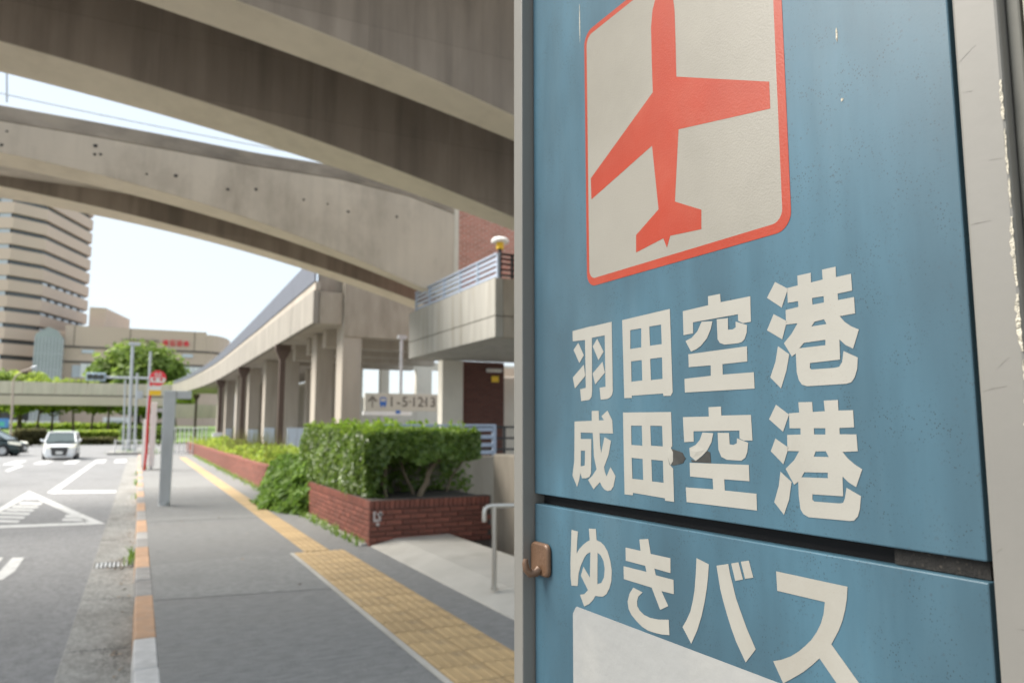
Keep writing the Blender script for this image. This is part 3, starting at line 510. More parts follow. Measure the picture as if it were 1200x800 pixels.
# ================================================================== leaves
def leaf_mesh(pts, size, name, flat=.5, asp=1.6, up=.25, dirs=None):
    """pts: leaf centres; every leaf is a folded diamond of two faces"""
    V = []; Fc = []
    rnd = random.random; g = random.gauss
    for k, p in enumerate(pts):
        n = Vector((g(0,1), g(0,1), g(0,1)))
        if dirs: n += dirs[k]*1.6
        n.z += up*2; n.normalize()
        t = n.orthogonal().normalized(); t.rotate(Matrix.Rotation(rnd()*6.283, 3, n)); b = n.cross(t)
        s = size*random.uniform(.6, 1.35); l = s*asp*.5; w_ = s*.5
        i = len(V); q = n*s*.14
        V += [p-t*l, p-b*w_+q, p+t*l, p+b*w_+q]
        Fc += [(i,i+1,i+2),(i,i+2,i+3)]
    me = bpy.data.meshes.new(name); me.from_pydata([tuple(v) for v in V], [], Fc); me.update(); return me
def foliage(name, pts, size, m, parent=None, dirs=None, **k):
    o = bpy.data.objects.new(name, leaf_mesh(pts, size, name, dirs=dirs, **k)); o.data.materials.append(m); col.objects.link(o)
    if parent: o.parent = parent
    return o
def nz3(p, s): return noise.noise(Vector(p)*s)

# ================================================================== brick planter with the clipped hedge
PX0, PX1, PY0, PY1, PH = 2.68, 4.40, 9.40, 13.35, .57
pl = empty('brick_planter', (2.68, 9.4, 0)); tag(pl, 'red brick planter box with the clipped hedge growing in it, beside the platform', 'planter')
core = MB().box(.02, 1.71, .02, .2, -.2, PH-.004).box(.02,.2,.2,3.94,-.2,PH-.004).box(.2,1.71,.2,3.94,-.2,PH-.06)
obj('mortar_core', core, [M['mortar'], M['soil']], pl)
obj('footing', MB().box(-.09, -.004, .05, 3.8, -.1, .035), M['apron'], pl, bevel=.006)
obj('soil_bed', MB().box(.21,1.7,.21,3.9,PH-.06,PH-.03), M['soil'], pl)
bm_ = MB().box(0,.212,0,.1,0,.057); b0 = obj('brick', bm_, M['brick'], pl, bevel=.004)
bs_ = MB().box(0,.1,0,.21,0,.06); 
hd = MB().box(0,.058,0,.2,0,.105)
brick_me = b0.data; brick_mod = b0
def bcopy(loc, rz=0, src=None, sx=1):
    o = (src or b0).copy(); col.objects.link(o); o.location = loc; o.rotation_euler.z = rz; o.scale.x = sx; return o
b0.location = (0, 0, .0)
zc0 = -.02; first = True
for r_ in range(7):
    zz = -.02 + r_*.0675
    off = .111 if r_ % 2 else 0
    x_ = -off + (.0)
    k = 0
    while x_ < 1.70:
        a_ = max(x_, 0); b_ = min(x_+.212, 1.71)
        if b_-a_ > .05:
            if first: b0.location = (a_, random.uniform(-.003,.003), zz); first = False
            else: bcopy((a_, random.uniform(-.003,.003), zz), 0, None, (b_-a_)/.212)
        x_ += .222
    y_ = .104 - off
    while y_ < 3.92:
        a_ = max(y_, .104); b_ = min(y_+.212, 3.94)
        if b_-a_ > .05: bcopy((.1+random.uniform(-.003,.003), a_, zz), math.pi/2, None, (b_-a_)/.212)
        y_ += .222
h0 = obj('brick', hd, M['brick'], pl, bevel=.004, loc=(0, -.004, .455))
x_ = .0675
while x_ < 1.66:
    bcopy((x_, -.004+random.uniform(-.002,.002), .455), 0, h0); x_ += .0675
y_ = .2
while y_ < 3.86:
    bcopy((.2-.004+.008, y_, .455), math.pi/2, h0); y_ += .0675
# faded white paint marks on the brick, near the corner
mkk = MB()
for (a, b, c, d) in ((.05,.40,.085,.43),(.05,.33,.075,.40),(.05,.30,.13,.335),(.10,.38,.17,.41),(.12,.31,.15,.38),(.09,.25,.13,.285),(.13,.37,.16,.43)):
    mkk.box(a, c, -.007, -.003, b, d)
obj('paint_mark', mkk, mat('faded_white_paint', (.45,.4,.38), .8, var=.3, vscale=30), pl)

hg = empty('clipped_hedge', (3.6, 11.3, PH-.04)); tag(hg, 'tall box-clipped evergreen hedge with bare stems under its near end', 'hedge')
O_ = Vector((3.6, 11.3, PH-.04))
def hz_top(x, y): return 1.41 + (y-9.6)*.022 + .05*noise.noise(Vector((x*1.7, y*1.7, 3)))
ptsA, dA, ptsN, dN, ptsI = [], [], [], [], []
hx0, hx1, hy0, hy1 = 2.74, 4.36, 9.72, 14.1
for _ in range(9000):                                  # street face, leaves down to the brick
    y = random.uniform(hy0, hy1); zt = hz_top(hx0, y)
    z = random.uniform(.5, zt); d = abs(random.gauss(0, .06)) - .05*noise.noise(Vector((y*2.2, z*2.2, 0)))
    p = Vector((hx0 + d - .05*math.sin((z-.5)*3), y, z)); ptsA.append(p-O_); dA.append(Vector((-1,0,.3)))
for _ in range(6500):                                  # top, fresh growth
    x = random.uniform(hx0, hx1); y = random.uniform(hy0, hy1)
    p = Vector((x, y, hz_top(x, y) - abs(random.gauss(0,.05)) + .04)); 
    (ptsN if random.random() < .8 else ptsA).append(p-O_); (dN if len(dN) < len(ptsN) else dA).append(Vector((0,0,1)))
for _ in range(3600):                                  # near end, open below
    x = random.uniform(hx0, hx1); zt = hz_top(x, hy0)
    lo = 1.07 + .13*noise.noise(Vector((x*3, 0, 7))) - (.5*max(0, 1-(x-hx0)/.28))
    z = random.uniform(lo, zt)
    p = Vector((x, hy0 + abs(random.gauss(0,.07)) - .06*noise.noise(Vector((x*3, z*3, 5))), z)); ptsA.append(p-O_); dA.append(Vector((0,-1,.2)))
for _ in range(7000):                                  # inside
    x = random.uniform(hx0+.1, hx1); y = random.uniform(hy0+.15, hy1); 
    lo = 1.0 if x > hx0+.35 else .55
    ptsI.append(Vector((x, y, random.uniform(lo, 1.36)))-O_)
for _ in range(7000):                                  # dense back and far half
    ptsI.append(Vector((random.uniform(hx0+.15, hx1+.3), random.uniform(10.7, hy1), random.uniform(.52, 1.05)))-O_)
foliage('crown', ptsA+ptsI, .062, M['leaf'], hg, dirs=dA+[Vector((0,0,0))]*len(ptsI))['kind'] = 'stuff'
for _ in range(90):                                   # stray shoots above the clipped top
    x = random.uniform(hx0, hx1); y = random.uniform(hy0, hy1); h_ = random.uniform(.04,.13); dx = random.uniform(-.04,.04)
    for k in range(5): ptsN.append(Vector((x+dx*k/5+random.gauss(0,.012), y+random.gauss(0,.012), hz_top(x,y)+.03+h_*k/4))-O_); dN.append(Vector((0,0,.2)))
foliage('new_growth', ptsN, .055, M['leaf_new'], hg, dirs=dN)['kind'] = 'stuff'
def stem(px0, px1, path, r0, r1):
    pts = [on_y(a, b, Yp) - O_ for a, b, Yp in path]
    n = len(pts); return MB().tube(pts, [r0+(r1-r0)*k/(n-1) for k in range(n)], 7)
zz_ = lambda l: l
for path, r0, r1 in (
    ([(453,587,10.1),(451,575,10.1),(448,566,10.12),(451,556,10.1),(452,545,10.1),(448,530,10.15)], .03, .022),
    ([(485,582,10.3),(482,572,10.3),(477,562,10.3),(473,553,10.3),(470,541,10.3),(474,528,10.35)], .028, .018),
    ([(491,582,10.0),(495,573,10.0),(500,565,10.0),(502,553,10.0),(508,544,10.0),(519,534,10.02),(527,524,10.1)], .045, .028),
    ([(521,580,10.6),(525,570,10.6),(529,558,10.6),(537,548,10.6),(545,536,10.6)], .022, .014),
    ([(500,562,10.0),(506,552,10.05),(503,540,10.1),(497,528,10.1)], .022, .014),
    ([(465,584,10.9),(468,565,10.9),(462,548,10.9),(470,528,10.9)], .02, .014)):
    obj('trunk', stem(0, 0, path, r0, r1), M['bark_pale'], hg, smooth=True)

# creeper shrub spilling over the planter on to the footway
sh = empty('spilling_shrub', (2.6, 14.6, 0)); tag(sh, 'leafy green creeper spilling off the planter onto the footway beyond the hedge', 'shrub')
pts, dd = [], []
O2 = Vector((2.6, 14.6, 0))
for _ in range(9000):
    y = random.uniform(13.0, 18.2); t = (y-13.0)/5.2
    x = random.uniform(0, 1)
    # section: falls from the planter top out on to the ground
    reach = 2.75 - (.62*math.sin(min(1, t*1.35)*math.pi)**.7 + .06*noise.noise(Vector((y*2,1,1)))) if t < .74 else 2.75-.62*math.sin(.999*math.pi)**.7-.1
    top = .98 - .33*t + .07*noise.noise(Vector((y*1.5, 4, 4)))
    u = random.random()
    if u < .75:
        s = random.random(); z = top*(1-s**1.25); xx = 2.95 - (2.95-reach)*(s**.8)
        p = Vector((xx+random.gauss(0,.035), y, max(.02, z+random.gauss(0,.04)))); d = Vector((-.8,0,.6))
    else:
        p = Vector((random.uniform(2.8, 3.5), y, top+random.gauss(0,.04))); d = Vector((0,0,1))
    nn = noise.noise(p*3.1)*.13; p.x -= max(-.05, nn)*.8; p.z = max(.03, p.z+nn*.7)
    pts.append(p-O2); dd.append(d)
foliage('foliage', pts, .085, M['leaf_creeper'], sh, dirs=dd, asp=2.0)['kind'] = 'stuff'
obj('stem', MB().tube([Vector((.5,-1,.4)),Vector((.3,-.4,.75)),Vector((.1,0,.6)),Vector((-.3,.3,.25))], [.02,.02,.015,.01], 6), M['bark'], sh)

# second brick planter along the footway
p2 = empty('low_brick_planter', (2.75, 18.4, 0)); tag(p2, 'long low brick planter wall running away along the footway', 'planter')
obj('core', MB().box(.012,1.6,.012,33,-.2,.50), M['mortar'], p2)
q0 = obj('brick', MB().box(0,.212,0,.1,0,.057), M['brick'], p2)
nb = 0; rest = MB()
for r_ in range(8):
    y_ = 0 - (.111 if r_ % 2 else 0)
    while y_ < 32.8:
        zz = -.02+r_*.0675
        if y_ < 7.2 and y_ >= 0:
            if nb == 0: q0.location = (.1, y_, zz); q0.rotation_euler.z = math.pi/2
            else: bcopy((.1+random.uniform(-.003,.003), y_, zz), math.pi/2, q0)
            nb += 1
        elif y_ >= 7.2:
            dx = random.uniform(-.003,.003); rest.box(dx, .1+dx, y_, y_+.212, zz, zz+.057)
        y_ += .222
o = obj('far_bricks', rest, M['brick'], p2); o['kind'] = 'stuff'
cap = MB(); y_ = 0
while y_ < 33: cap.box(-.006,.2,y_,y_+.205,.522,.582); y_ += .215
o = obj('coping_bricks', cap, M['brick'], p2); o['kind'] = 'stuff'
pts = []
for _ in range(6500):
    y = 18.6 + 32*random.random()**1.35; x = random.uniform(2.85, 4.6)
    h = .62 + .32*max(0, noise.noise(Vector((x*.8, y*.45, 2)))+.25) + .1*random.random()
    pts.append(Vector((x, y, h-abs(random.gauss(0,.1)))))
tag(foliage('low_shrubs', pts, .1, M['leaf_lime'], asp=1.8), 'mass of low yellow-green ground shrubs filling the long planter', 'shrubs', kind='stuff')
pts = []
for _ in range(260):
    y = random.uniform(24, 33); x = random.uniform(3.0, 4.6); pts.append((x, y, .6, random.uniform(.5,1.0)))
g_ = MB()
for x, y, z_, h in pts: 
    dx = random.uniform(-.15,.15); g_.face([(x-.01,y,z_),(x+.01,y,z_),(x+dx,y+dx*.4,z_+h)])
tag(obj('dry_grass', g_, M['grass_dry']), 'thin dry straw-coloured grass standing in the long planter', 'grass', kind='stuff')

# weeds along the planter foot and the kerb
g_ = MB()
def tuft(x, y, z_, n, h, sp):
    for _ in range(n):
        a = random.uniform(0, 6.283); r_ = abs(random.gauss(0, sp)); bx, by = x+math.cos(a)*r_, y+math.sin(a)*r_
        hh = h*random.uniform(.4,1.1); ln = random.uniform(.3,.9)*hh; a2 = random.uniform(0, 6.283); wv = Vector((math.cos(a2+1.57), math.sin(a2+1.57), 0))*.006
        q = Vector((bx,by,z_)); m1 = q+Vector((math.cos(a2)*ln*.4, math.sin(a2)*ln*.4, hh*.7)); e = q+Vector((math.cos(a2)*ln, math.sin(a2)*ln, hh))
        g_.face([q-wv, q+wv, m1+wv, m1-wv]); g_.face([m1-wv, m1+wv, e])
for y in [9.5+k*.13 for k in range(30)]: tuft(2.6+random.uniform(-.04,.03), y+random.uniform(-.05,.05), 0, 14, .11, .05)
for y in [18.5+k*.4 for k in range(60)]: tuft(2.66, y, 0, 14, .13, .1)
for x, y, n in ((.02,10.75,40),(.0,10.3,18),(.03,19.5,30),(.03,24,40),(.03,24.6,30),(.02,29,30),(.3,30,20)): tuft(x, y, -.15 if x < .1 else 0, n, .16, .05)
for x, y in ((1.0,51),(.4,51.5),(-.6,52)): tuft(x, y, -.15, 60, .4, .5)
tag(obj('weeds', g_, M['leaf_creeper']), 'green weeds sprouting at the foot of the brick and kerb', 'weeds', kind='stuff')
g_ = MB()
for _ in range(160):
    p_ = random.random()
    x, y, zz = (random.gauss(-.08,.07), random.gauss(10.45,.25), -.155) if p_ < .45 else ((random.uniform(-.1,.03), random.uniform(5,20), -.155) if p_ < .8 else (random.uniform(.3,2.6), random.uniform(6,24), .004))
    s = random.uniform(.008,.028); a = random.uniform(0,6.28); c_, s_ = math.cos(a)*s, math.sin(a)*s
    g_.face([(x-c_,y-s_,zz),(x+s_*.6,y-c_*.6,zz+s*.5),(x+c_,y+s_,zz+.004),(x-s_*.6,y+c_*.6,zz+.006)])
tag(obj('fallen_leaves', g_, mat('dry_leaf', (.2,.11,.05), .9, var=.3, vscale=10, hueto=(.4,.36,.3))), 'dry brown leaves and grit lying in the gutter', 'leaves', kind='stuff')

# ================================================================== stair wall, fence, handrail
tag(obj('rear_parapet_wall', MB().box(2.95, 8, 11.0, 11.22, -.2, 1.03), M['wall_concrete'], bevel=.015), 'shaded concrete wall behind the hedge, carrying the pale metal fence', 'wall')
tag(obj('stair_side_wall', MB().box(4.405, 4.62, 2.5, 9.38, -.6, 1.13), M['wall_concrete'], bevel=.02), 'brown-grey concrete stair wall rising beside the steel handrail', 'wall')
fe = empty('stair_fence', (4.5, 11.1, 1.03)); tag(fe, 'pale blue metal fence on the concrete wall at the end of the hedge', 'fence')
xr = 5.24-4.5
for zz in (.06, .18, .31, .43): obj('rail', MB().box(-1.2, xr-.03, -.02, .02, zz-.03, zz+.03), M['steel_white'], fe, bevel=.006)
obj('rail', MB().box(-1.2, xr, -.03, .03, .475, .515), M['steel_white'], fe, bevel=.008)
for xx in (-1.0, -.3, .38, xr-.01): obj('post', MB().box(xx-.03, xx+.03, -.028, .028, 0, .51), M['steel_white'], fe, bevel=.008)
fd = empty('dark_stair_fence', (5.4, 12.2, 1.0)); tag(fd, 'dark metal railing behind the pale fence, in front of the brick wall', 'railing')
for zz in (-.1, .1, .3, .5): obj('rail', MB().box(0, 1.6, -.015, .015, zz-.018, zz+.018), M['steel_dark'], fd)
for xx in (.03, .55, 1.05, 1.55): obj('post', MB().box(xx-.02, xx+.02, -.022, .022, -.6, .52), M['steel_dark'], fd)
tag(obj('stair_landing_wall', MB().box(5.3, 8, 12.1, 12.3, -.2, .82), M['wall_concrete'], bevel=.01), 'low concrete wall under the dark railing by the stairs', 'wall')
hr = empty('handrail', (2.88, 6.1, .09)); tag(hr, 'polished steel handrail with a bent end standing on the concrete platform', 'handrail')
obj('post', MB().tube([(0,0,-.02),(0,0,.70)], .021, 12), M['inox'], hr, smooth=True)
obj('base_plate', MB().tube([(0,0,-.005),(0,0,.004)], .034, 16), M['inox'], hr)
obj('top_rail', MB().tube([(-.09,.02,.575),(-.09,.02,.65),(-.085,.02,.685),(-.06,.02,.705),(-.02,.015,.712),(.4,-.1,.712),(1.3,-.35,.712)], .021, 12), M['inox'], hr, smooth=True)
obj('post', MB().tube([(1.0,-.27,-.3),(1.0,-.27,.70)], .019, 12), M['inox'], hr, smooth=True)
# ================================================================== station stair tower, balcony
st = empty('brick_tower', (7.4, 18, 0)); tag(st, 'red brick stair tower behind the balcony, with a pale corner strip', 'building')
S0 = Vector((7.4, 18, 0))
def brick_mat(name, c1, c2, mort, sc, coord='Object'):
    m = bpy.data.materials.new(name); m.use_nodes = True; n = m.node_tree.nodes; L = m.node_tree.links; b = n['Principled BSDF']; b.inputs['Roughness'].default_value = .85
    t = n.new('ShaderNodeTexCoord'); mp = n.new('ShaderNodeMapping'); mp.inputs['Rotation'].default_value = (R(90), 0, 0)
    br = n.new('ShaderNodeTexBrick'); br.inputs['Scale'].default_value = sc; br.inputs['Color1'].default_value = (*c1,1); br.inputs['Color2'].default_value = (*c2,1); br.inputs['Mortar'].default_value = (*mort,1)
    br.inputs['Mortar Size'].default_value = .012; br.inputs['Brick Width'].default_value = .22; br.inputs['Row Height'].default_value = .07
    L.new(t.outputs[coord], mp.inputs[0]); L.new(mp.outputs[0], br.inputs[0]); L.new(br.outputs[0], b.inputs['Base Color'])
    bu = n.new('ShaderNodeBump'); bu.inputs['Strength'].default_value = .6; bu.inputs['Distance'].default_value = .01; bu.invert = True
    L.new(br.outputs['Fac'], bu.inputs['Height']); L.new(bu.outputs[0], b.inputs['Normal']); return m
M['brick_lit'] = brick_mat('lit_tower_brick', (.55,.19,.14), (.4,.13,.09), (.55,.44,.37), 1)  # brick colour raised to carry the light on the tower face
M['brick_shaded'] = brick_mat('shaded_porch_brick', (.14,.045,.032), (.1,.03,.022), (.1,.065,.05), 1)  # same brick darkened for the shade below the balcony
def sobj(n, mb, m, **k):
    o = obj(n, mb, m, st, **k); o.location = -S0; return o
sobj('brick_wall', MB().box(7.42, 13, 18.02, 18.9, 4.4, 9.5), M['brick_lit'])
sobj('corner_strip', MB().box(7.28, 7.415, 17.98, 18.3, 4.4, 9.5), M['cream'], bevel=.01)
sobj('corner_strip', MB().box(7.28, 7.415, 18.302, 18.9, 4.4, 9.5), M['cream'])
sobj('porch_wall', MB().box(8.09, 9.38, 19.25, 19.5, -.1, 3.345), M['brick_shaded'])
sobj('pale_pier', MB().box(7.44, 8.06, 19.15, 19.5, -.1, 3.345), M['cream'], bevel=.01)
sobj('pier_edge', MB().box(8.061, 8.088, 19.2, 19.5, -.1, 3.345), M['brick_lit'])
sobj('pale_pier', MB().box(9.42, 10.6, 19.9, 20.2, -.1, 3.0), M['cream'], bevel=.08)
sobj('back_wall', MB().box(9.385, 13, 21, 21.2, -.1, 3.345), M['cream'])
wl = empty('wall_light', (9.04, 19.24, 3.11)); tag(wl, 'flat white strip light fixed high on the dark brick porch wall', 'light')
obj('housing', MB().box(-.24, .24, -.07, 0, -.05, .05), M['white_paint'], wl, bevel=.015); obj('diffuser', MB().box(-.21,.21,-.1,-.072,-.035,.03), M['cream'], wl, bevel=.01)
tag(obj('yellow_notice', MB().box(8.98, 9.2, 19.225, 19.247, 2.78, 2.95), M['yellow_paint']), 'small yellow notice on the dark brick wall below the strip light', 'notice')

ba = empty('balcony', (6.5, 13.75, 3.35)); tag(ba, 'concrete balcony with board-marked panels and pale railing jutting above the hedge', 'balcony')
B0 = Vector((6.5, 13.75, 3.35))
def aobj(n, mb, m, par=ba, **k):
    o = obj(n, mb, m, par, **k); 
    if par is ba: o.location = -B0
    return o
aobj('floor_slab', MB().box(6.68, 12, 13.95, 19.2, 3.352, 3.7), M['board_concrete'])
yy = [13.75, 15.6, 17.45, 19.3]
for a, b in zip(yy, yy[1:]):
    aobj('lower_panel', MB().box(6.5, 6.68, a+.004, b-.004, 3.35, 3.79), M['board_concrete'], bevel=.01)
    aobj('upper_panel', MB().box(6.5, 6.68, a+.004, b-.004, 3.805, 4.60), M['board_concrete'], bevel=.01)
aobj('end_panel', MB().box(6.682, 12, 13.75, 13.94, 3.35, 3.79), M['wall_concrete'], bevel=.01)
aobj('end_panel', MB().box(6.682, 12, 13.75, 13.94, 3.805, 4.60), M['wall_concrete'], bevel=.01)
rl = aobj('railing', MB().box(6.55, 6.63, 13.8, 19.0, 5.11, 5.15), M['steel_white'], bevel=.008)
ra = Vector(rl.location)
def robj(n, mb, m, **k):
    o = obj(n, mb, m, rl, **k); return o
for zz in (4.68, 4.80, 4.92, 5.03): robj('rail', MB().box(6.575, 6.605, 13.82, 18.98, zz-.03, zz+.03), M['steel_white'])
for k in range(6): 
    y = 13.82 + k*1.03; robj('post', MB().box(6.56, 6.62, y-.03, y+.03, 4.58, 5.108), M['steel_white'], bevel=.005)
rl2 = aobj('end_railing', MB().box(6.65, 12, 13.8, 13.86, 5.11, 5.15), M['steel_dark'])
for zz in (4.68, 4.80, 4.92, 5.03): obj('rail', MB().box(6.65, 12, 13.82, 13.84, zz-.02, zz+.02), M['steel_dark'], rl2)
for k in range(6): obj('post', MB().box(6.9+k*.9, 6.95+k*.9, 13.80, 13.85, 4.58, 5.108), M['steel_dark'], rl2)
dl = empty('dome_lamp', (7.35, 14.6, 4.6)); 
p = on_y(586, 281, 15.2); dl.location = (p.x, 15.2, 4.6); h = p.z-4.6
tag(dl, 'white domed lamp with a yellow collar standing on the balcony behind the railing', 'lamp')
obj('post', MB().tube([(0,0,-.8),(0,0,h-.22)], .04, 10), M['steel_dark'], dl)
obj('collar', MB().tube([(0,0,h-.22),(0,0,h-.06)], .09, 14), M['yellow_paint'], dl)
obj('shade', MB().tube([(0,0,h-.07),(0,0,h-.02),(0,0,h+.04),(0,0,h+.07)], [.2,.21,.15,.05], 18), M['white_paint'], dl, smooth=True)

# ================================================================== hanging direction sign
Y = 25.5
def qx(px): return on_y(px, 470, Y).x
def qz(py): return on_y(470, py, Y).z
hs = empty('hanging_sign', (qx(470), Y, qz(461))); tag(hs, 'hanging grey bus direction sign reading 1 - 5 · 12 · 13 with arrow and bus symbol', 'sign')
H0 = Vector((qx(470), Y, qz(461)))
def hobj(n, mb, m, par=None, **k):
    o = obj(n, mb, m, par or hs, **k)
    if not par: o.location = -H0
    return o
board = hobj('board', MB().box(qx(427.5), qx(513), Y, Y+.12, qz(481.5), qz(461)), M['sign_cream'], bevel=.01)
hobj('lower_strip', MB().box(qx(426), qx(483), Y+.01, Y+.1, qz(486.5), qz(482)), M['white_paint'], bevel=.008)
hobj('strip_mark', MB().box(qx(464), qx(469.5), Y-.003, Y+.008, qz(484.5), qz(480.8)), M['blue_print'])
hobj('hanger', MB().box(qx(470)-.05, qx(470)+.05, Y+.03, Y+.09, qz(460.9), qz(397)), M['galv'])
hobj('hanger_head', MB().box(qx(465.5), qx(475.5), Y, Y+.12, qz(397)+.002, qz(392.5)), M['galv'])
def glyph(pts_list, holes, m, name, par):
    mb = MB(); poly_extrude(mb, pts_list, holes, 0, .004); return obj(name, mb, m, par)
def poly_extrude(mb, loop, holes, y0, th):
    """loop: list of (x,z); front face at y0-th, looks towards -Y"""
    loops = [loop]+holes; vec = [[Vector((a, b, 0)) for a, b in l] for l in loops]
    tri = geometry.tessellate_polygon(vec); flat = [q for l in loops for q in l]
    i0 = len(mb.v); mb.v += [(a, y0-th, b) for a, b in flat] + [(a, y0, b) for a, b in flat]; n = len(flat)
    for t in tri: mb.f.append(tuple(i0+k for k in t)); mb.m.append(0)
    k0 = 0
    for l in loops:
        for k in range(len(l)):
            j = (k+1) % len(l); mb.f.append((i0+k0+k, i0+k0+j, i0+n+k0+j, i0+n+k0+k)); mb.m.append(0)
        k0 += len(l)
def text_mesh(s, size, name):
    cu = bpy.data.curves.new(name, 'FONT'); cu.body = s; cu.size = size; cu.extrude = .002; cu.align_x = 'CENTER'; cu.offset = size*.008
    o = bpy.data.objects.new(name, cu); col.objects.link(o)
    dg = bpy.context.evaluated_depsgraph_get(); me = bpy.data.meshes.new_from_object(o.evaluated_get(dg)); bpy.data.objects.remove(o); bpy.data.curves.remove(cu)
    me.transform(Matrix.Rotation(R(90), 4, 'X')); return me
for s, px in (('1', 459), ('-', 467), ('5', 474.5), ('·', 480.5), ('12', 489), ('·', 497), ('13', 503.5)):
    me = text_mesh(s, .5, 'number'); me.materials.append(M['black_print'])
    inst('number', me, board, (qx(px), Y-.004, qz(476)))
ar = MB(); c = Vector((qx(436.5), 0, qz(471)))
for p_ in ([(-.02,-.2),(.02,-.2),(.02,.1),(-.02,.1)], [(0,.22),(-.17,.03),(-.12,-.01),(0,.13)], [(0,.22),(0,.13),(.12,-.01),(.17,.03)]):
    poly_extrude(ar, [(c.x+a, c.z+b) for a, b in p_], [], Y-.002, .004)
obj('arrow', ar, M['black_print'], board)
bu = MB(); c = Vector((qx(449), 0, qz(470.5)))
poly_extrude(bu, [(c.x+a*1.2, c.z+b*1.1) for a, b in ((-.1,-.13),(-.1,.1),(-.07,.14),(.07,.14),(.1,.1),(.1,-.13))], [[(c.x+a*1.2, c.z+b*1.1) for a, b in ((-.075,.0),(.075,.0),(.075,.1),(-.075,.1))]], Y-.002, .004)
for sx in (-1, 1): poly_extrude(bu, [(c.x+sx*.06+a, c.z-.18+b) for a, b in ((-.03,-.02),(.03,-.02),(.03,.03),(-.03,.03))], [], Y-.002, .004)
obj('bus_symbol', bu, M['blue_print'], board)

# ================================================================== grey steel post on the footway
p_ = on_z(192, 591); gp = empty('steel_post', (p_.x, 16, 0), R(-4)); tag(gp, 'thick grey steel post with a short box arm, standing near the kerb', 'post')
obj('shaft', MB().hexa([(-.1,-.09,.05),(.1,-.09,.05),(.1,.09,.05),(-.1,.09,.05),(-.115,-.09,2.21),(.115,-.09,2.21),(.115,.09,2.21),(-.115,.09,2.21)]), M['steel_grey'], gp, bevel=.015)
obj('foot', MB().tube([(0,0,-.02),(0,0,.06),(0,0,.09)], [.105,.105,.06], 16), M['steel_grey'], gp, smooth=True)
obj('arm_box', MB().box(.119, .39, -.07, .07, 2.05, 2.205), M['steel_grey'], gp, bevel=.01)
obj('arm_seam', MB().box(.122, .126, -.072, .072, 2.048, 2.207), M['joint'], gp)

# ================================================================== bus stop pole
bs = empty('bus_stop_pole', (.3, 29, 0)); tag(bs, 'red-poled bus stop with a round red and white disc and yellow plate by the kerb', 'bus stop')
Bo = Vector((.3, 29, 0))
q = lambda px, py, y=29: on_y(px, py, y) - Bo
obj('pole', MB().tube([q(169,551),q(171.5,530),q(172.5,510),q(173.5,490),q(176,462),q(178,440)], .045, 10), M['red_paint'], bs, smooth=True)
c = q(185, 443); r_ = .27
dk = obj('disc', MB().prism([(math.cos(a*math.pi/14)*r_, math.sin(a*math.pi/14)*r_) for a in range(28)], lambda a, b: (c.x+a, c.y-.05, c.z+b), lambda a, b: (c.x+a, c.y-.02, c.z+b)), M['red_sign'], bs, bevel=.006)
wb = MB()
poly_extrude(wb, [(c.x+a, c.z+b) for a, b in ((-.235,.02),(.235,.02),(.245,-.08),(.19,-.16),(-.19,-.16),(-.245,-.08))], [], c.y-.052, .004)
for a, b, cc, d in ((-.12,.13,.12,.155),(-.11,.06,.11,.085),(-.08,.095,-.055,.2),(.055,.095,.08,.2)): poly_extrude(wb, [(c.x+a,c.z+b),(c.x+cc,c.z+b),(c.x+cc,c.z+d),(c.x+a,c.z+d)], [], c.y-.052, .004)
obj('white_band', wb, M['white_paint'], dk)
rb = MB()
for a, b, cc, d in ((-.17,-.06,-.05,-.03),(-.14,-.1,-.08,.0),(.05,-.06,.17,-.03),(.08,-.1,.14,.0)): poly_extrude(rb, [(c.x+a,c.z+b),(c.x+cc,c.z+b),(c.x+cc,c.z+d),(c.x+a,c.z+d)], [], c.y-.058, .003)
obj('band_mark', rb, M['red_sign'], dk)
a, b = q(174.5,463), q(189,452.5); mid = a.z + (b.z-a.z)*.55
obj('yellow_plate', MB().box(a.x, b.x, a.y-.05, a.y-.02, a.z, mid), M['yellow_paint'], bs, bevel=.006)
obj('white_plate', MB().box(a.x, b.x, a.y-.05, a.y-.02, mid+.003, b.z), M['white_paint'], bs, bevel=.006)
tt = empty('timetable_stand', (.45, 29.4, 0)); To = Vector((.45, 29.4, 0))
tag(tt, 'pale grey timetable cabinet standing right behind the red bus stop pole', 'timetable stand')
q2 = lambda px, py: on_y(px, py, 29.4) - To
a, b = q2(175.2, 510), q2(182.4, 510); b.z = q2(180, 471).z
obj('cabinet', MB().box(a.x, b.x, -.05, .08, .12, b.z), M['white_paint'], tt, bevel=.012)
obj('foot', MB().box(a.x-.15, b.x+.2, -.15, .15, -.01, .03), M['gutter'], tt, bevel=.01)
obj('leg', MB().box(a.x+.05, b.x-.05, -.03, .03, .031, .119), M['galv'], tt)
obj('top_arm', MB().box(b.x+.002, b.x+.5, -.02, .02, b.z-.35, b.z-.2), M['galv'], tt)
a, b = on_y(166.5, 520, 30.2), on_y(171.8, 520, 30.2); b.z = on_y(170, 491, 30.2).z
tag(obj('white_board', MB().box(a.x, b.x, 30.2, 30.26, .02, b.z), M['white_paint'], bevel=.01), 'narrow white board standing at the kerb left of the red bus stop pole', 'board')

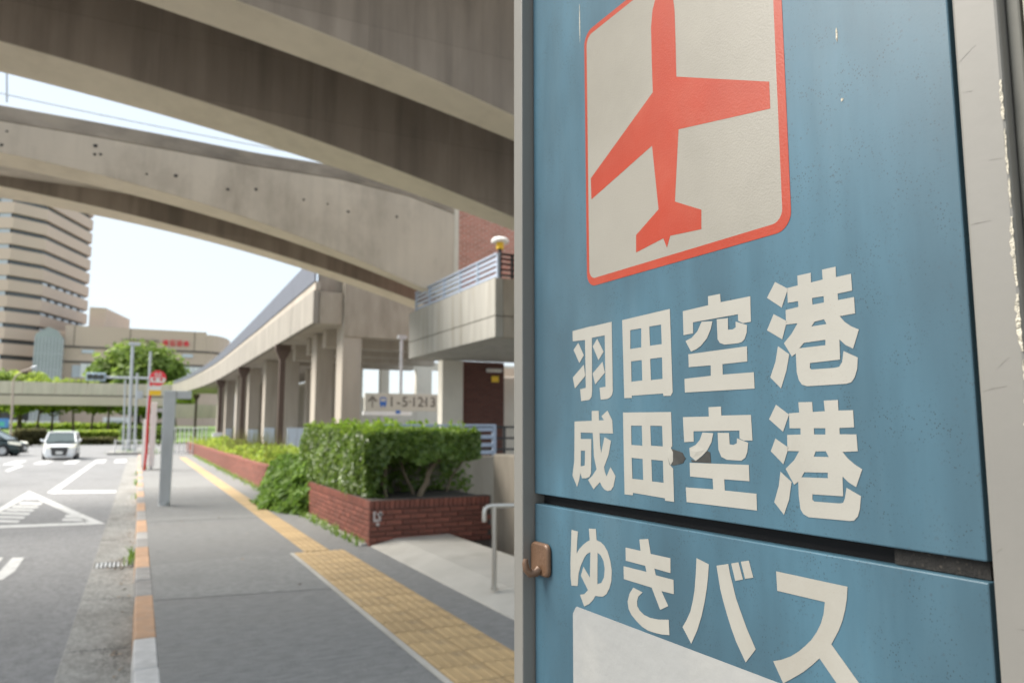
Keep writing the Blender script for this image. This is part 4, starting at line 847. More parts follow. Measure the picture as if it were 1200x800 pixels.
# ================================================================== poles, signal mast, lamp
def pole_at(px_base, Yb, py_top, rad, name, label, cat='pole', m=M['galv'], grp='grey poles at the junction island', px_top=None):
    a = on_y(px_base, 528, Yb); b = on_y(px_top or px_base, py_top, Yb)
    e = empty(name, (a.x, Yb, -.05)); tag(e, label, cat, grp)
    obj('shaft', MB().tube([(0,0,0),(b.x-a.x,0,b.z+.05)], [rad, rad*.8], 10), m, e, smooth=True)
    obj('base', MB().tube([(0,0,-.1),(0,0,.25)], rad*1.5, 12), m, e)
    return e, b
e, b = pole_at(150.5, 53, 404, .12, 'lamp_post', 'tallest grey lamp post at the junction, head above the round tree', 'lamp post', px_top=155.5)
obj('lamp_head', MB().box(-.2+b.x-e.location.x, .45+b.x-e.location.x, -.15, .15, b.z+.02, b.z+.2), M['galv'], e, bevel=.04)
e, b = pole_at(157.5, 52, 437, .09, 'grey_pole', 'shorter grey pole between the lamp post and the signal mast', px_top=161)
obj('clamp_box', MB().box(-.16+.12, .2+.1, -.2, -.06, 3.3, 3.8), M['galv'], e, bevel=.02)
e, b = pole_at(144, 54, 445, .07, 'grey_pole', 'thin leftmost grey pole standing on the planted junction island', px_top=147)
e, b = pole_at(171, 53.5, 412, .1, 'signal_mast', 'grey signal mast whose long arm reaches left in front of the round tree', 'signal mast', px_top=176.5, grp=None)
zz = on_y(150, 442.5, 53.5).z + .05; xl = on_y(118, 442, 53.5).x - e.location.x; xr_ = on_y(175, 442, 53.5).x - e.location.x
obj('arm', MB().tube([(xl,0,zz),(xr_,0,zz)], .07, 8), M['galv'], e, smooth=True)
x0 = on_y(101, 441, 53.5).x - e.location.x; x1 = on_y(124, 441, 53.5).x - e.location.x
hd_ = obj('signal_head', MB().box(x0, x1, -.16, .04, zz-.26, zz+.26), mat('signal_housing', (.42,.52,.6), .5), e, bevel=.05)
for k in range(3):
    xx = x0+(x1-x0)*(.2+.3*k); obj('lens', MB().tube([(xx,-.17,zz),(xx,-.2,zz)], .15, 14), M['car_glass'], hd_)
    obj('visor', MB().tube([(xx,-.16,zz+.02),(xx,-.34,zz+.0)], .18, 14, caps=False), M['galv'], hd_)
tag(obj('junction_island', MB().box(-1.6, .9, 50.2, 54.6, -.28, -.02), M['gutter'], bevel=.02), None, None, None, 'structure')
gf = empty('guard_fence', (-1.2, 50.4, -.02)); tag(gf, 'low white guard fence round the poles on the junction island', 'fence')
for zz in (.35, .7): obj('rail', MB().tube([(0,0,zz),(1.7,0,zz)], .03, 6), M['white_paint'], gf)
for k in range(4): obj('post', MB().tube([(k*.566,0,0),(k*.566,0,.78)], .04, 8), M['white_paint'], gf)
wf = empty('white_gate_fence', (1.6, 44.5, 0)); tag(wf, 'white barred fence closing the far end of the footway past the grey post', 'fence')
for k in range(9): obj('bar', MB().box(k*.22-.025, k*.22+.025, -.02, .02, .02, 1.5), M['white_paint'], wf)
for zz in (.15, 1.42): obj('rail', MB().box(-.05, 1.85, .022, .06, zz, zz+.06), M['white_paint'], wf)

lp = empty('street_lamp', (on_y(12,514,75).x, 75, -.1)); tag(lp, 'slender tan street lamp with a curved arm behind the dark car', 'street lamp')
L0 = lp.location.copy(); qq = lambda px, py: on_y(px, py, 75) - L0
obj('shaft', MB().tube([(0,0,0), qq(14.2,480), qq(15.5,446), qq(19,440), qq(26,435), qq(38,431)], [.1,.09,.075,.06,.06,.06], 8), mat('tan_steel', (.42,.34,.27), .6), lp, smooth=True)
obj('lamp_head', MB().tube([qq(37,431.2), qq(43,430)], .14, 8), M['galv'], lp)
obj('base_sleeve', MB().tube([(0,0,0),(0,0,.9)], .14, 10), M['orange_paint'], lp)
rs = empty('road_sign', (on_y(4,514,74).x, 74, -.1)); R0 = rs.location.copy()
a, b = on_y(-14,501,74)-R0, on_y(11,490,74)-R0
tag(rs, 'blue road sign with a green patch at the left edge, above the dark car', 'road sign')
obj('plate', MB().box(a.x, b.x, -.04, 0, a.z, b.z), M['road_blue'], rs, bevel=.01)
obj('green_patch', MB().box(b.x-.9, b.x-.3, -.046, -.041, a.z+.12, a.z+.5), mat('sign_green', (.1,.5,.35), .5), rs)
obj('post', MB().tube([(-.3,.05,0),(-.3,.05,b.z)], .05, 8), M['galv'], rs)
obj('warning_board', MB().box(a.x+.8, b.x-.5, -.05, 0, .35, 1.05), M['yellow_paint'], rs)

# ================================================================== footbridge across the junction
cb = empty('junction_footbridge', (-10, 100, 0)); tag(cb, 'straight beige footbridge crossing in front of the trees and the buildings', 'footbridge')
C0 = Vector((-10, 100, 0))
def cobj(n, mb, m, **k):
    o = obj(n, mb, m, cb, **k); o.location = -C0; return o
X = -60; k = 0
while X < 3.4:
    cobj('parapet_panel', MB().box(X+.02, X+3.18, 100, 100.2, 5.22, 6.62), M['pale_parapet'], bevel=.02); X += 3.2
cobj('deck_edge', MB().box(-60, 3.4, 99.9, 104, 4.02, 5.05), mat('pink_concrete', (.62,.5,.44), .8, var=.05, vscale=.3))
cobj('recess_gap', MB().box(-60, 3.4, 100.1, 104, 5.05, 5.22), M['joint'])  # dark set-back strip between deck edge and parapet
cobj('parapet_panel', MB().box(-60, 3.4, 104, 104.2, 5.05, 6.62), M['pale_parapet'])
cobj('link_beam', MB().box(3.4, 9, 99.9, 101, 2.6, 4.3), M['pale_parapet'])
for X in (-52, -28): cobj('pier', MB().box(X, X+1.2, 101, 102.6, -.2, 4.01), M['pale_parapet'])
tag(foliage('planting_on_footbridge', [Vector((random.uniform(-8.9,-4.6), random.uniform(100.4,101.6), 6.5+abs(random.gauss(0,.22)))) for _ in range(700)], .22, M['leaf_lime']), 'strip of yellow-green planting along the junction footbridge', 'plants', kind='stuff')

# ================================================================== trees
def blob_points(n, c, r, lobes, seed, surf=.6):
    rnd = random.Random(seed); L_ = []
    for _ in range(lobes):
        v = Vector((rnd.gauss(0,1), rnd.gauss(0,1), rnd.gauss(0,.8))); v.normalize()
        L_.append((Vector((v.x*r[0]*.62, v.y*r[1]*.62, v.z*r[2]*.62)), rnd.uniform(.28,.48)))
    out_, dirs = [], []
    for _ in range(n):
        o, s = rnd.choice(L_); v = Vector((rnd.gauss(0,1), rnd.gauss(0,1), rnd.gauss(0,1))); v.normalize(); k = rnd.random()**(1-surf)
        p = o + Vector((v.x*r[0]*s*k, v.y*r[1]*s*k, v.z*r[2]*s*k)); out_.append(c+p); dirs.append(v+Vector((0,0,.3)))
    return out_, dirs
def tree(name, label, x, y, z0, h, r, m, n, leaf, seed, grp=None, trunk_r=.18, crown_lo=.35, lobes=22, lean=0):
    e = empty(name, (x, y, z0)); tag(e, label, 'tree', grp)
    rz_ = h*(1-crown_lo)/2; cz = h-rz_
    rnd = random.Random(seed)
    mb = MB().tube([(0,0,-.3),(lean*.3,0,h*.2),(lean*.6,.1,h*.45),(lean,0,h*.8)], [trunk_r*1.3,trunk_r,trunk_r*.8,trunk_r*.25], 8)
    for k in range(6):
        a = rnd.uniform(0,6.28); s = h*rnd.uniform(.28,.55)
        mb.tube([(lean*.5,0,s),(lean*.5+math.cos(a)*r*.35,math.sin(a)*r*.35,s+h*.14),(lean*.5+math.cos(a)*r*.75,math.sin(a)*r*.7,s+h*.3)], [trunk_r*.55,trunk_r*.38,trunk_r*.12], 6)
    obj('trunk', mb, M['bark'], e, smooth=True)
    pts, dd = blob_points(n, Vector((lean*.5,0,cz)), (r, r, rz_), lobes, seed+1)
    foliage('crown', pts, leaf, m, e, dirs=dd)
    return e
tree('round_tree', 'big rounded green tree behind the footbridge, in front of the signal mast', -.3, 128, 2, 12.8, 7.6, M['leaf_tree'], 15000, .66, 3, trunk_r=.4, crown_lo=.02, lobes=90)
tx = [(-8,'leftmost tree'),(20,'first'),(43,'second'),(47,''),(62,''),(87,''),(107,''),(127,''),(137,'')]
lab = {-8:'young tree at the left edge behind the blue road sign', 20:'leaning tree with a dark forked trunk beyond the dark car', 42:'thin-trunked tree between the dark and the white car', 60:'slim tree directly behind the roof of the white car',
       86:'straight-trunked tree right behind the right side of the white car', 106:'bushy tree over the bright grass strip beyond the white car', 126:'dark-leaved tree between the grass strip and the grey poles', 150:'tree half hidden behind the cluster of grey poles', 205:'dense tree beyond the grey post, under the link beam', 180:'tree behind the round bus stop disc'}
for i, (px, lb) in enumerate(lab.items()):
    Yt = 107 + (i*7) % 13; p = on_y(px, 510, Yt)
    tree('street_tree', lb, p.x, Yt, .8, random.uniform(6.2,7.6), random.uniform(2.8,3.6), M['leaf_lime'] if i % 3 else M['leaf_tree'], 1700, .42, 20+i, 'trees beyond the junction', .13, .36, 22, random.uniform(-.5,.5))
for i, (px, pyt, wd) in enumerate(((28,430,26),(2,436,14))):
    p = on_y(px, pyt, 118); r_ = wd/868*118
    tree('lime_tree', ('yellow-green tree showing above the footbridge in front of the hotel','small yellow-green tree above the footbridge at the left edge')[i], p.x, 118, 1, p.z-1, r_, M['leaf_lime'], 2600, .5, 60+i, None, .25, .3, 20)
def hedge_row(px0, px1, Yb, zt, m, n, leaf, label, th=1.2, zb=0):
    a, b = on_y(px0, 515, Yb).x, on_y(px1, 515, Yb).x
    pts = [Vector((random.uniform(a,b), Yb+random.uniform(0,th), zb+(zt-zb)*random.random()**.6)) for _ in range(n)]
    tag(foliage('hedge', pts, leaf, m), label, 'hedge', kind='stuff')
hedge_row(15, 52, 76, 1.25, M['leaf_olive'], 1500, .3, 'dull olive hedge along the road between the two cars')
hedge_row(88, 142, 80, 1.1, M['leaf_lime'], 1500, .3, 'bright green clipped strip beyond the road behind the white car')
hedge_row(92, 142, 78.5, .45, M['leaf_olive'], 1100, .25, 'dark low hedge in front of the bright green strip')
hedge_row(-40, 205, 124, 1.95, M['leaf_lime'], 3500, .5, 'bright green shrub bank under the trees beyond the road', 3)
hedge_row(140, 205, 74, 1.5, M['leaf_tree'], 900, .3, 'dark bushes behind the bus stop pole')

# ================================================================== buildings
tw = empty('hotel_tower'); 
D2 = 190
def az_dir(a): return Vector((math.sin(R(a)), math.cos(R(a)), 0))
P2 = on_y(45, 400, 182); P2.z = 0
P3 = P2 + az_dir(21.7)*1
for k in range(2000):
    P3 = P2 + az_dir(21.7)*(k*.05)
    d = P3-Vector((0,0,0)); fx = d.x*math.cos(YAW)-d.y*math.sin(YAW); ff = (d.x*math.sin(YAW)+d.y*math.cos(YAW))*math.cos(PITCH)+ (30-EYE)*math.sin(PITCH)
    if 600+868*fx/ff > 103: break
P1 = P2 - az_dir(57)*6.6
P0 = P1 - az_dir(116)*34
P4 = P3 + az_dir(116-180+180)*6
P5 = P3 + az_dir(-30)*20; P6 = P0 + az_dir(-10)*30
ring = [P0, P1, P2, P3, P3+az_dir(-20)*14, P0+az_dir(0)*26]
cen = sum(ring, Vector((0,0,0)))/len(ring)
tw.location = (cen.x, cen.y, 0); tag(tw, 'tall beige hotel tower with stacked horizontal window bands at the left edge', 'building')
T0 = Vector((cen.x, cen.y, 0))
def ringp(off): 
    return [(p-T0) + ((p-cen).normalized()*off) for p in ring]
FH = 3.25; n_f = 16; base = 8.0
zc_ = on_y(45, 436, 182).z
def level(z0, z1, off, m, name):
    rp_ = ringp(off); obj(name, MB().prism([(p.x,p.y) for p in rp_], lambda a,b:(a,b,z0), lambda a,b:(a,b,z1)), m, tw)
level(0, 2+n_f*FH, -.9, M['glass_far'], 'window_core')
for f in range(-1, n_f):
    z0 = 9.5 + f*FH
    level(z0, z0+2.3, 0, M['hotel'], 'spandrel')
    if f < 0: continue
    zw = z0+2.3
    # panes with sky reflection in their colour, on the sides in view
    A, B = ringp(-.55)[2], ringp(-.55)[3]; n_ = 6
    for k in range(n_):
        if f > 6: break
        a = A.lerp(B, (k+.12)/n_); b = A.lerp(B, (k+.68)/n_); nrm = (b-a).cross(Vector((0,0,1))).normalized()*.12
        obj('window_pane', MB().hexa([(a.x,a.y,zw+.05),(b.x,b.y,zw+.05),(b.x+nrm.x,b.y+nrm.y,zw+.05),(a.x+nrm.x,a.y+nrm.y,zw+.05),(a.x,a.y,zw+.6),(b.x,b.y,zw+.6),(b.x+nrm.x,b.y+nrm.y,zw+.6),(a.x+nrm.x,a.y+nrm.y,zw+.6)]), M['glass_pale'], tw)
    A, B = ringp(-.55)[0], ringp(-.55)[1]; 
    for k in range(3):
        a = A.lerp(B, .76+k*.08); b = A.lerp(B, .76+k*.08+.07); nrm = (b-a).cross(Vector((0,0,1))).normalized()*.12
        obj('window_pane', MB().hexa([(a.x,a.y,zw+.05),(b.x,b.y,zw+.05),(b.x+nrm.x,b.y+nrm.y,zw+.05),(a.x+nrm.x,a.y+nrm.y,zw+.05),(a.x,a.y,zw+.9),(b.x,b.y,zw+.9),(b.x+nrm.x,b.y+nrm.y,zw+.9),(a.x+nrm.x,a.y+nrm.y,zw+.9)]), M['glass_pale'], tw)
level(9.5+n_f*FH, 9.5+n_f*FH+1.5, 0, M['hotel'], 'roof_parapet')

ml = empty('department_store', (0, 170, 0)); tag(ml, 'wide beige department store with red lettering below its roofline', 'building')
def xy(px, Yd=170): return on_y(px, 440, Yd).x
def zz_(py, Yd=170): return on_y(160, py, Yd).z
def mobj(n, mb, m, par=None, **k):
    o = obj(n, mb, m, par or ml, **k)
    if not par: o.location = (0,-170,0)
    return o
wall_ = mobj('wall', MB().box(xy(73), xy(240), 170, 200, 0, zz_(385)), M['mall'])
mobj('wall', MB().box(xy(58), xy(73)-.02, 171, 200, 0, zz_(391)), M['mall'])
px0, px1 = xy(240), xy(262)
mobj('rounded_end', MB().prism([(px0+.02,170.02)]+[(px0+ (xy(276)-px0)*math.sin(a), 170.02+16*(1-math.cos(a))) for a in [k*math.pi/2/7 for k in range(1,8)]]+[(xy(276),199),(px0+.02,199)], lambda a,b:(a,b,0), lambda a,b:(a,b,zz_(388))), M['mall'])
mobj('upper_block', MB().hexa([(xy(100,176),176,zz_(385)-1),(xy(119,176),176,zz_(385)-1),(xy(148,190),195,zz_(385)-1),(xy(100,176),195,zz_(385)-1),(xy(100,176),176,zz_(363,176)),(xy(119,176),176,zz_(363,176)),(xy(148,190),195,zz_(363,176)+.3),(xy(100,176),195,zz_(363,176))]), M['mall'])
for py, d in ((409,.5),(426,.5)):
    mobj('band_joint', MB().box(xy(73), xy(240), 169.9, 169.98, zz_(py)-d*.5, zz_(py)+d*.3), M['joint'])
    mobj('band_joint', MB().prism([(px0+.0,169.9)]+[(px0+ (xy(276)-px0+.1)*math.sin(a), 169.9+16.1*(1-math.cos(a))) for a in [k*math.pi/2/7 for k in range(1,8)]]+[(px0,180)], lambda a,b:(a,b,zz_(py)-d*.5), lambda a,b:(a,b,zz_(py)+d*.3)), M['joint'])
for px in (84, 150, 226): mobj('panel_seam', MB().box(xy(px)-.06, xy(px)+.06, 169.93, 169.99, zz_(408), zz_(385)), M['joint'])
mobj('ledge', MB().box(xy(140), xy(184), 169.6, 169.98, zz_(399), zz_(398)), M['joint'])
for a, b, t, u in ((94,109,412,416),(212,225,412.5,416.5),(84,94,430,444)):
    f = mobj('window', MB().box(xy(a), xy(b), 169.8, 169.95, zz_(u), zz_(t)), M['glass_pale'])
for a, b, t, u in ((94,117,428,444),(208,262,428,446)):
    f = mobj('shopfront', MB().box(xy(a), xy(b), 169.3, 169.85, zz_(u), zz_(t)), M['white_paint'])
    n_ = int((b-a)/6)
    for k in range(1, n_): obj('mullion', MB().box(xy(a)+(xy(b)-xy(a))*k/n_-.06, xy(a)+(xy(b)-xy(a))*k/n_+.06, 169.2, 169.298, zz_(u), zz_(t)), M['galv'], f)
# red roof lettering (too blurred in view to read): stroke clusters of the same size
for k, (px, st_) in enumerate(((192,[(0,.1,1,.22),(0,.78,1,.9),(.06,.44,.94,.56),(.43,0,.57,1),(.12,.2,.24,.8),(.76,.2,.88,.8)]),(200.5,[(0,.88,1,1),(.1,.4,.9,.52),(.1,.0,.9,.12),(.1,.1,.24,.9),(.76,.1,.9,.5)]),(208.5,[(.1,0,.24,1),(.76,0,.9,1),(.2,.88,.8,1),(.2,.44,.8,.56),(.2,0,.8,.12)]),(216.5,[(0,.42,1,.56),(.43,0,.57,1),(.1,.78,.9,.9),(.05,.08,.95,.2),(.14,.2,.28,.8),(.72,.2,.86,.8)]))):
    xa, xb = xy(px-3.2), xy(px+3.2); za, zb = zz_(403.2), zz_(396.8); mb = MB()
    for a, b, c, d in st_: mb.box(xa+(xb-xa)*a, xa+(xb-xa)*c, 169.7-.01*len(mb.f)*.05, 169.95, za+(zb-za)*b, za+(zb-za)*d)
    mobj('red_letter', mb, M['red_sign'])
at = empty('glass_atrium', (xy(55,168), 166, 0)); tag(at, 'grey-green glass atrium between the hotel tower and the department store', 'building')
ax0, ax1, az1 = xy(38,166)-xy(55,168), xy(71,166)-xy(55,168), zz_(388,166)
obj('glass_wall', MB().prism([(ax0,0),(ax1,0),(ax1,az1*.9),(ax1-1,az1*.97),(ax0+2,az1),(ax0,az1*.93)], lambda a,b:(a,0,b), lambda a,b:(a,8,b)), M['atrium'], at)
for k in range(9):
    x_ = ax0+(ax1-ax0)*k/8; obj('mullion', MB().box(x_-.08, x_+.08, -.12, -.004, 0, az1*.9), M['galv'], at)
for k in range(1,6): obj('transom', MB().box(ax0, ax1, -.09, -.006, az1*.9*k/6-.06, az1*.9*k/6+.06), M['galv'], at)
for i, (pa, pb, t) in enumerate(((-20,22,492),(30,66,493),(120,150,488))):
    Yd = 150 + i; a, b = on_y(pa,500,Yd).x, on_y(pb,500,Yd).x; zt = on_y(50,t,Yd).z
    e = empty('white_building', ((a+b)/2, Yd, 0)); tag(e, ('low white building glimpsed between the trunks at the left edge','low white building glimpsed between the trunks behind the white car','low white building glimpsed behind the grey poles')[i], 'building')
    obj('wall', MB().box(-(b-a)/2, (b-a)/2, 0, 6, 0, zt), M['white_paint'], e)
    obj('window', MB().box(-(b-a)/2+.5, (b-a)/2-.5, -.05, -.01, zt-1.6, zt-.6), M['glass_pale'], e)

# ================================================================== cars
def loft(mb, rings, m=0, cap=True):
    i0 = len(mb.v); n = len(rings[0])
    for r_ in rings: mb.v += [tuple(p) for p in r_]
    for k in range(len(rings)-1):
        for q in range(n):
            q2 = (q+1) % n; mb.f.append((i0+k*n+q, i0+k*n+q2, i0+(k+1)*n+q2, i0+(k+1)*n+q)); mb.m.append(m)
    if cap:
        mb.f.append(tuple(i0+q for q in range(n-1,-1,-1))); mb.f.append(tuple(i0+(len(rings)-1)*n+q for q in range(n))); mb.m += [m, m]
def make_car(label, paint, Lc, W, Ht, hood, loc, rz, bs=1.0):
    """front faces -Y"""
    e = empty('parked_car' if False else 'hatchback_car', loc, rz); tag(e, label, 'car')
    hw = W/2
    def ring(y, w_, zb, zt, rr=.12):
        return [(-w_+rr,y,zb),(w_-rr,y,zb),(w_,y,zb+rr),(w_*1.0,y,zb+(zt-zb)*.55),(w_*.96,y,zt-rr*.6),(w_*.88,y,zt),(-w_*.88,y,zt),(-w_*.96,y,zt-rr*.6),(-w_,y,zb+(zt-zb)*.55),(-w_,y,zb+rr)]
    st_ = [(0,.76,.30,.62),(.06,.86,.2,.70),(.22,.94,.17,.78),(.6,.985,.17,.86),(hood,1,.17,.97),(hood+.6,1,.17,.96),(Lc-1.0,1,.17,.98),(Lc-.35,.98,.2,.99),(Lc-.06,.93,.26,.94),(Lc,.86,.34,.86)]
    mb = MB(); loft(mb, [ring(y, hw*k, zb, zb+(zt-zb)*bs) for y, k, zb, zt in st_])
    body = obj('body', mb, paint, e, smooth=True)
    sub = body.modifiers.new('sub', 'SUBSURF'); sub.levels = 1; sub.render_levels = 2
    def cab(y, wb, wt, zb, zt): return [(-wb,y[0],zb),(wb,y[0],zb),(wt,y[1],zt),(-wt,y[1],zt)]
    # cabin: glass volume, painted roof and pillars
    zb = .94*bs - (.03 if bs > 1 else 0); fy0, fy1 = hood-.28, hood+.62; ry1, ry0 = Lc-1.0, Lc-.28
    wb, wt = hw*.91, hw*.76
    g_ = MB().hexa([(-wb,fy0,zb),(wb,fy0,zb),(wb,ry0,zb),(-wb,ry0,zb),(-wt,fy1,Ht-.05),(wt,fy1,Ht-.05),(wt,ry1,Ht-.06),(-wt,ry1,Ht-.06)])
    obj('windows', g_, M['car_glass'], e)
    rf = MB(); loft(rf, [[(-wt-.02,y,zr-.05),(wt+.02,y,zr-.05),(wt-.02,y,zr),(wt*.6,y,zr+.03),(-wt*.6,y,zr+.03),(-wt+.02,y,zr)] for y, zr in ((fy1-.03,Ht-.045),(fy1+.3,Ht-.01),((fy1+ry1)/2,Ht),(ry1-.1,Ht-.03),(ry1+.12,Ht-.07))])
    obj('roof', rf, paint, e, smooth=True)
    for s in (-1, 1):
        obj('pillar', MB().tube([(s*(wb+.005),fy0,zb-.02),(s*(wt+.012),fy1,Ht-.05)], .045, 6), paint, e)
        ym = (fy1+ry1)/2-.1
        obj('pillar', MB().tube([(s*(wb+.004),ym,zb-.02),(s*(wt+.01),ym,Ht-.05)], .04, 6), paint if False else M['grille'], e)
        obj('pillar', MB().tube([(s*(wb+.005),ry0-.1,zb-.02),(s*(wt+.012),ry1-.05,Ht-.06)], .09, 6), paint, e)
        mr = obj('mirror', MB().hexa([(s*(hw*.93),hood+.12,.93*bs),(s*(hw+.17),hood+.14,.95*bs),(s*(hw+.17),hood+.25,.95*bs),(s*(hw*.93),hood+.25,.93*bs),(s*(hw*.93),hood+.12,1.02*bs),(s*(hw+.19),hood+.14,1.1*bs),(s*(hw+.19),hood+.25,1.1*bs),(s*(hw*.93),hood+.25,1.02*bs)]), paint, e, bevel=.03)
        obj('headlight', MB().hexa([(s*hw*.52,-.03,.6*bs),(s*hw*.86,.05,.62*bs),(s*hw*.96,.5,.7*bs),(s*hw*.5,.3,.6*bs),(s*hw*.52,.02,.74*bs),(s*hw*.88,.1,.78*bs),(s*hw*.97,.55,.84*bs),(s*hw*.5,.3,.74*bs)]), M['lamp_clear'], e, bevel=.015)
        obj('fog_lamp', MB().hexa([(s*hw*.55,.04,.3),(s*hw*.8,.1,.3),(s*hw*.8,.25,.3),(s*hw*.55,.2,.3),(s*hw*.55,.02,.4),(s*hw*.82,.07,.45),(s*hw*.82,.25,.45),(s*hw*.55,.2,.4)]), M['grille'], e)
        for y in (.78, Lc-.72):
            wh = empty('wheel', (s*(hw-.1), y, .31)); wh.parent = e
            obj('tyre', MB().tube([(-.1,0,0),(.1,0,0)], .315, 20), M['tyre'], wh)
            obj('rim', MB().tube([(s*.095,0,0),(s*.106,0,0)], .2, 16), M['rim'], wh)
            obj('hub', MB().tube([(s*.1,0,0),(s*.115,0,0)], .05, 10), M['galv'], wh)
            obj('arch_lining', MB().tube([(-.08,0,.02),(.094,0,.02)], .36, 20), M['tyre'], wh)
    obj('grille', MB().hexa([(-hw*.42,-.045,.28),(hw*.42,-.045,.28),(hw*.42,.2,.28),(-hw*.42,.2,.28),(-hw*.52,-.03,.68*bs),(hw*.52,-.03,.68*bs),(hw*.52,.2,.68*bs),(-hw*.52,.2,.68*bs)]), M['grille'], e, bevel=.02)
    obj('number_plate', MB().box(-.17,.17,-.075,-.048,.36,.52), M['plate'], e, bevel=.004)
    obj('bumper_lip', MB().hexa([(-hw*.8,.0,.16),(hw*.8,.0,.16),(hw*.86,.3,.16),(-hw*.86,.3,.16),(-hw*.8,-.03,.24),(hw*.8,-.03,.24),(hw*.86,.3,.24),(-hw*.86,.3,.24)]), paint, e, bevel=.02)
    for s in (-.3, .2): obj('wiper', MB().tube([(s,fy0-.005,zb+.01),(s+.45,fy0+.12,zb+.09)], .012, 5), M['grille'], e)
    return e
p = on_z(72, 539, -.15); make_car('white boxy car seen from the front, just past the crosswalk bars', M['car_white'], 4.3, 1.76, 1.66, .82, (p.x-.12, p.y, -.15), R(1), 1.14).scale = (.85,.85,.85)
p = on_z(33, 534, -.15); make_car('dark green hatchback at the left edge turning across the junction', M['car_green'], 4.1, 1.7, 1.5, .95, (p.x-.3, p.y+.6, -.15), R(76))
# ================================================================== the blue bus stop board
sg = empty('bus_stop_board', (0, 0, 0)); tag(sg, 'large blue bus stop board with a red aeroplane icon and white Japanese lettering', 'sign board')
AZ = R(-2.4); dv = Vector((math.sin(AZ), math.cos(AZ), 0)); nv = Vector((-dv.y, dv.x, 0))
sg.location = -nv*.5 - dv*(-.55); sg.rotation_euler.z = math.atan2(-dv.y, -dv.x)

def sign_blue():
    m = mat('sign_blue_paint', (.06,.132,.178), .37, var=.2, vscale=6, bump=.014, bscale=420, stretch=(3,3,.5), grime=(.1,.175,.215), gamt=.75, gscale=1.6, spec=.45)
    speckle(m, (.042,.082,.108), 55, 2.4, .75, (1,1,.55)); speckle(m, (.03,.05,.06), 420, .3, .8, (1,1,.8)); speckle(m, (.05,.08,.1), 170, .2, .6, (1,1,.8)); return m
M['sign_blue'] = sign_blue()
M['vinyl_white'] = speckle(mat('aged_white_vinyl', (.355,.34,.3), .4, var=.045, vscale=14, bump=.03, bscale=500, grime=(.28,.255,.21), gamt=.45, gscale=7, detail=8), (.3,.27,.22), 300, .2, .55)
M['icon_white'] = speckle(mat('aged_icon_white', (.29,.27,.23), .33, var=.05, vscale=10, bump=.06, bscale=480, grime=(.225,.21,.175), gamt=.5, gscale=6, detail=8), (.25,.23,.2), 240, .2, .5)
M['icon_red'] = mat('icon_red', (.35,.036,.012), .38, var=.07, vscale=9, bump=.06, bscale=480, grime=(.4,.1,.06), gamt=.35, gscale=8)
M['frame_metal'] = mat('frame_aluminium', (.215,.205,.185), .5, metal=.1, var=.07, vscale=9, bump=.015, bscale=150, stretch=(1,1,.35), grime=(.22,.21,.185), gamt=.7, gscale=7)
M['frame_side'] = mat('frame_side', (.14,.135,.115), .6, metal=.1, var=.2, vscale=9, bump=.02, bscale=150, stretch=(1,1,.3))
M['paper'] = mat('blank_notice', (.32,.32,.31), .45, var=.05, vscale=12, bump=.08, bscale=60, grime=(.4,.39,.365), gamt=.7, gscale=9)
M['gap_black'] = mat('gap_black', (.012,.012,.013), .9)
M['hook_brown'] = mat('brown_hook', (.15,.085,.05), .4, metal=.15, var=.22, vscale=26, bump=.1, bscale=200)
M['chip_paint'] = mat('chipped_cream_paint', (.5,.46,.37), .7, var=.1, vscale=60, bump=.6, bscale=300)
M['scuff'] = mat('scuff_mark', (.17,.16,.14), .7, var=.3, vscale=90)
M['rust'] = speckle(mat('rusty_bracket', (.02,.018,.016), .9, var=.4, vscale=60, bump=.3, bscale=250), (.09,.075,.06), 220, .3, .5)
M['dirt'] = mat('torn_backing', (.035,.035,.032), .8, var=.3, vscale=60, grime=(.07,.068,.062), gamt=.6, gscale=40)

def mm(v): return v/1000.0
back = obj('backing', MB().box(-.30, .315, .016, .09, .55, 2.35), M['gap_black'], sg)
upper = obj('upper_panel', MB().box(-.2912, .2728, 0, .012, 1.4145, 2.33), M['sign_blue'], sg, bevel=.0012)
lower = obj('lower_panel', MB().box(-.2912, .2728, 0, .012, .58, 1.4018), M['sign_blue'], sg, bevel=.0012)
# frame posts
fl = obj('frame_post', MB().box(-.3165, -.2935, -.017, .07, 0, 2.42), [M['frame_metal']], sg, bevel=.0015)
fr = obj('frame_post', MB().box(.2845, .3125, -.017, .09, 0, 2.42), M['frame_metal'], sg, bevel=.002)
obj('frame_channel', MB().box(.3128, .3215, -.0085, .08, 0, 2.42), M['frame_side'], sg, bevel=.0015)
obj('frame_flange', MB().box(.3235, .352, -.012, .085, 0, 2.42), mat('cream_flange', (.33,.315,.26), .55, var=.08, vscale=12, bump=.03, bscale=160), sg, bevel=.003)
obj('frame_cap', MB().box(-.33, .36, -.025, .1, 2.42, 2.46), M['frame_metal'], sg, bevel=.003)
obj('frame_rail', MB().box(-.293, .284, -.012, .07, .5, .548), M['frame_metal'], sg, bevel=.002)
# flaked paint along the near post
rnd = random.Random(5)
for z0, z1, wm in ((1.716,1.690,.0022),(1.684,1.655,.0014),(1.652,1.634,.0009),(1.628,1.585,.0026),(1.580,1.545,.0032),(1.540,1.528,.0012),(1.520,1.470,.0030)):
    n_ = max(6, int((z0-z1)/.0022)); lf, rt = [], []
    for k in range(n_+1):
        t = k/n_; zz = z0+(z1-z0)*t; e_ = math.sin(math.pi*min(.96,max(.04,t)))**.5
        lf.append((.3116-wm*e_*rnd.uniform(.25,1), zz)); rt.append((.3123-.0006*rnd.random(), zz+rnd.uniform(-.0005,.0005)))
    mb = MB(); poly_extrude(mb, lf+rt[::-1], [], -.0172, .0005); obj('paint_flake', mb, M['chip_paint'], fr)
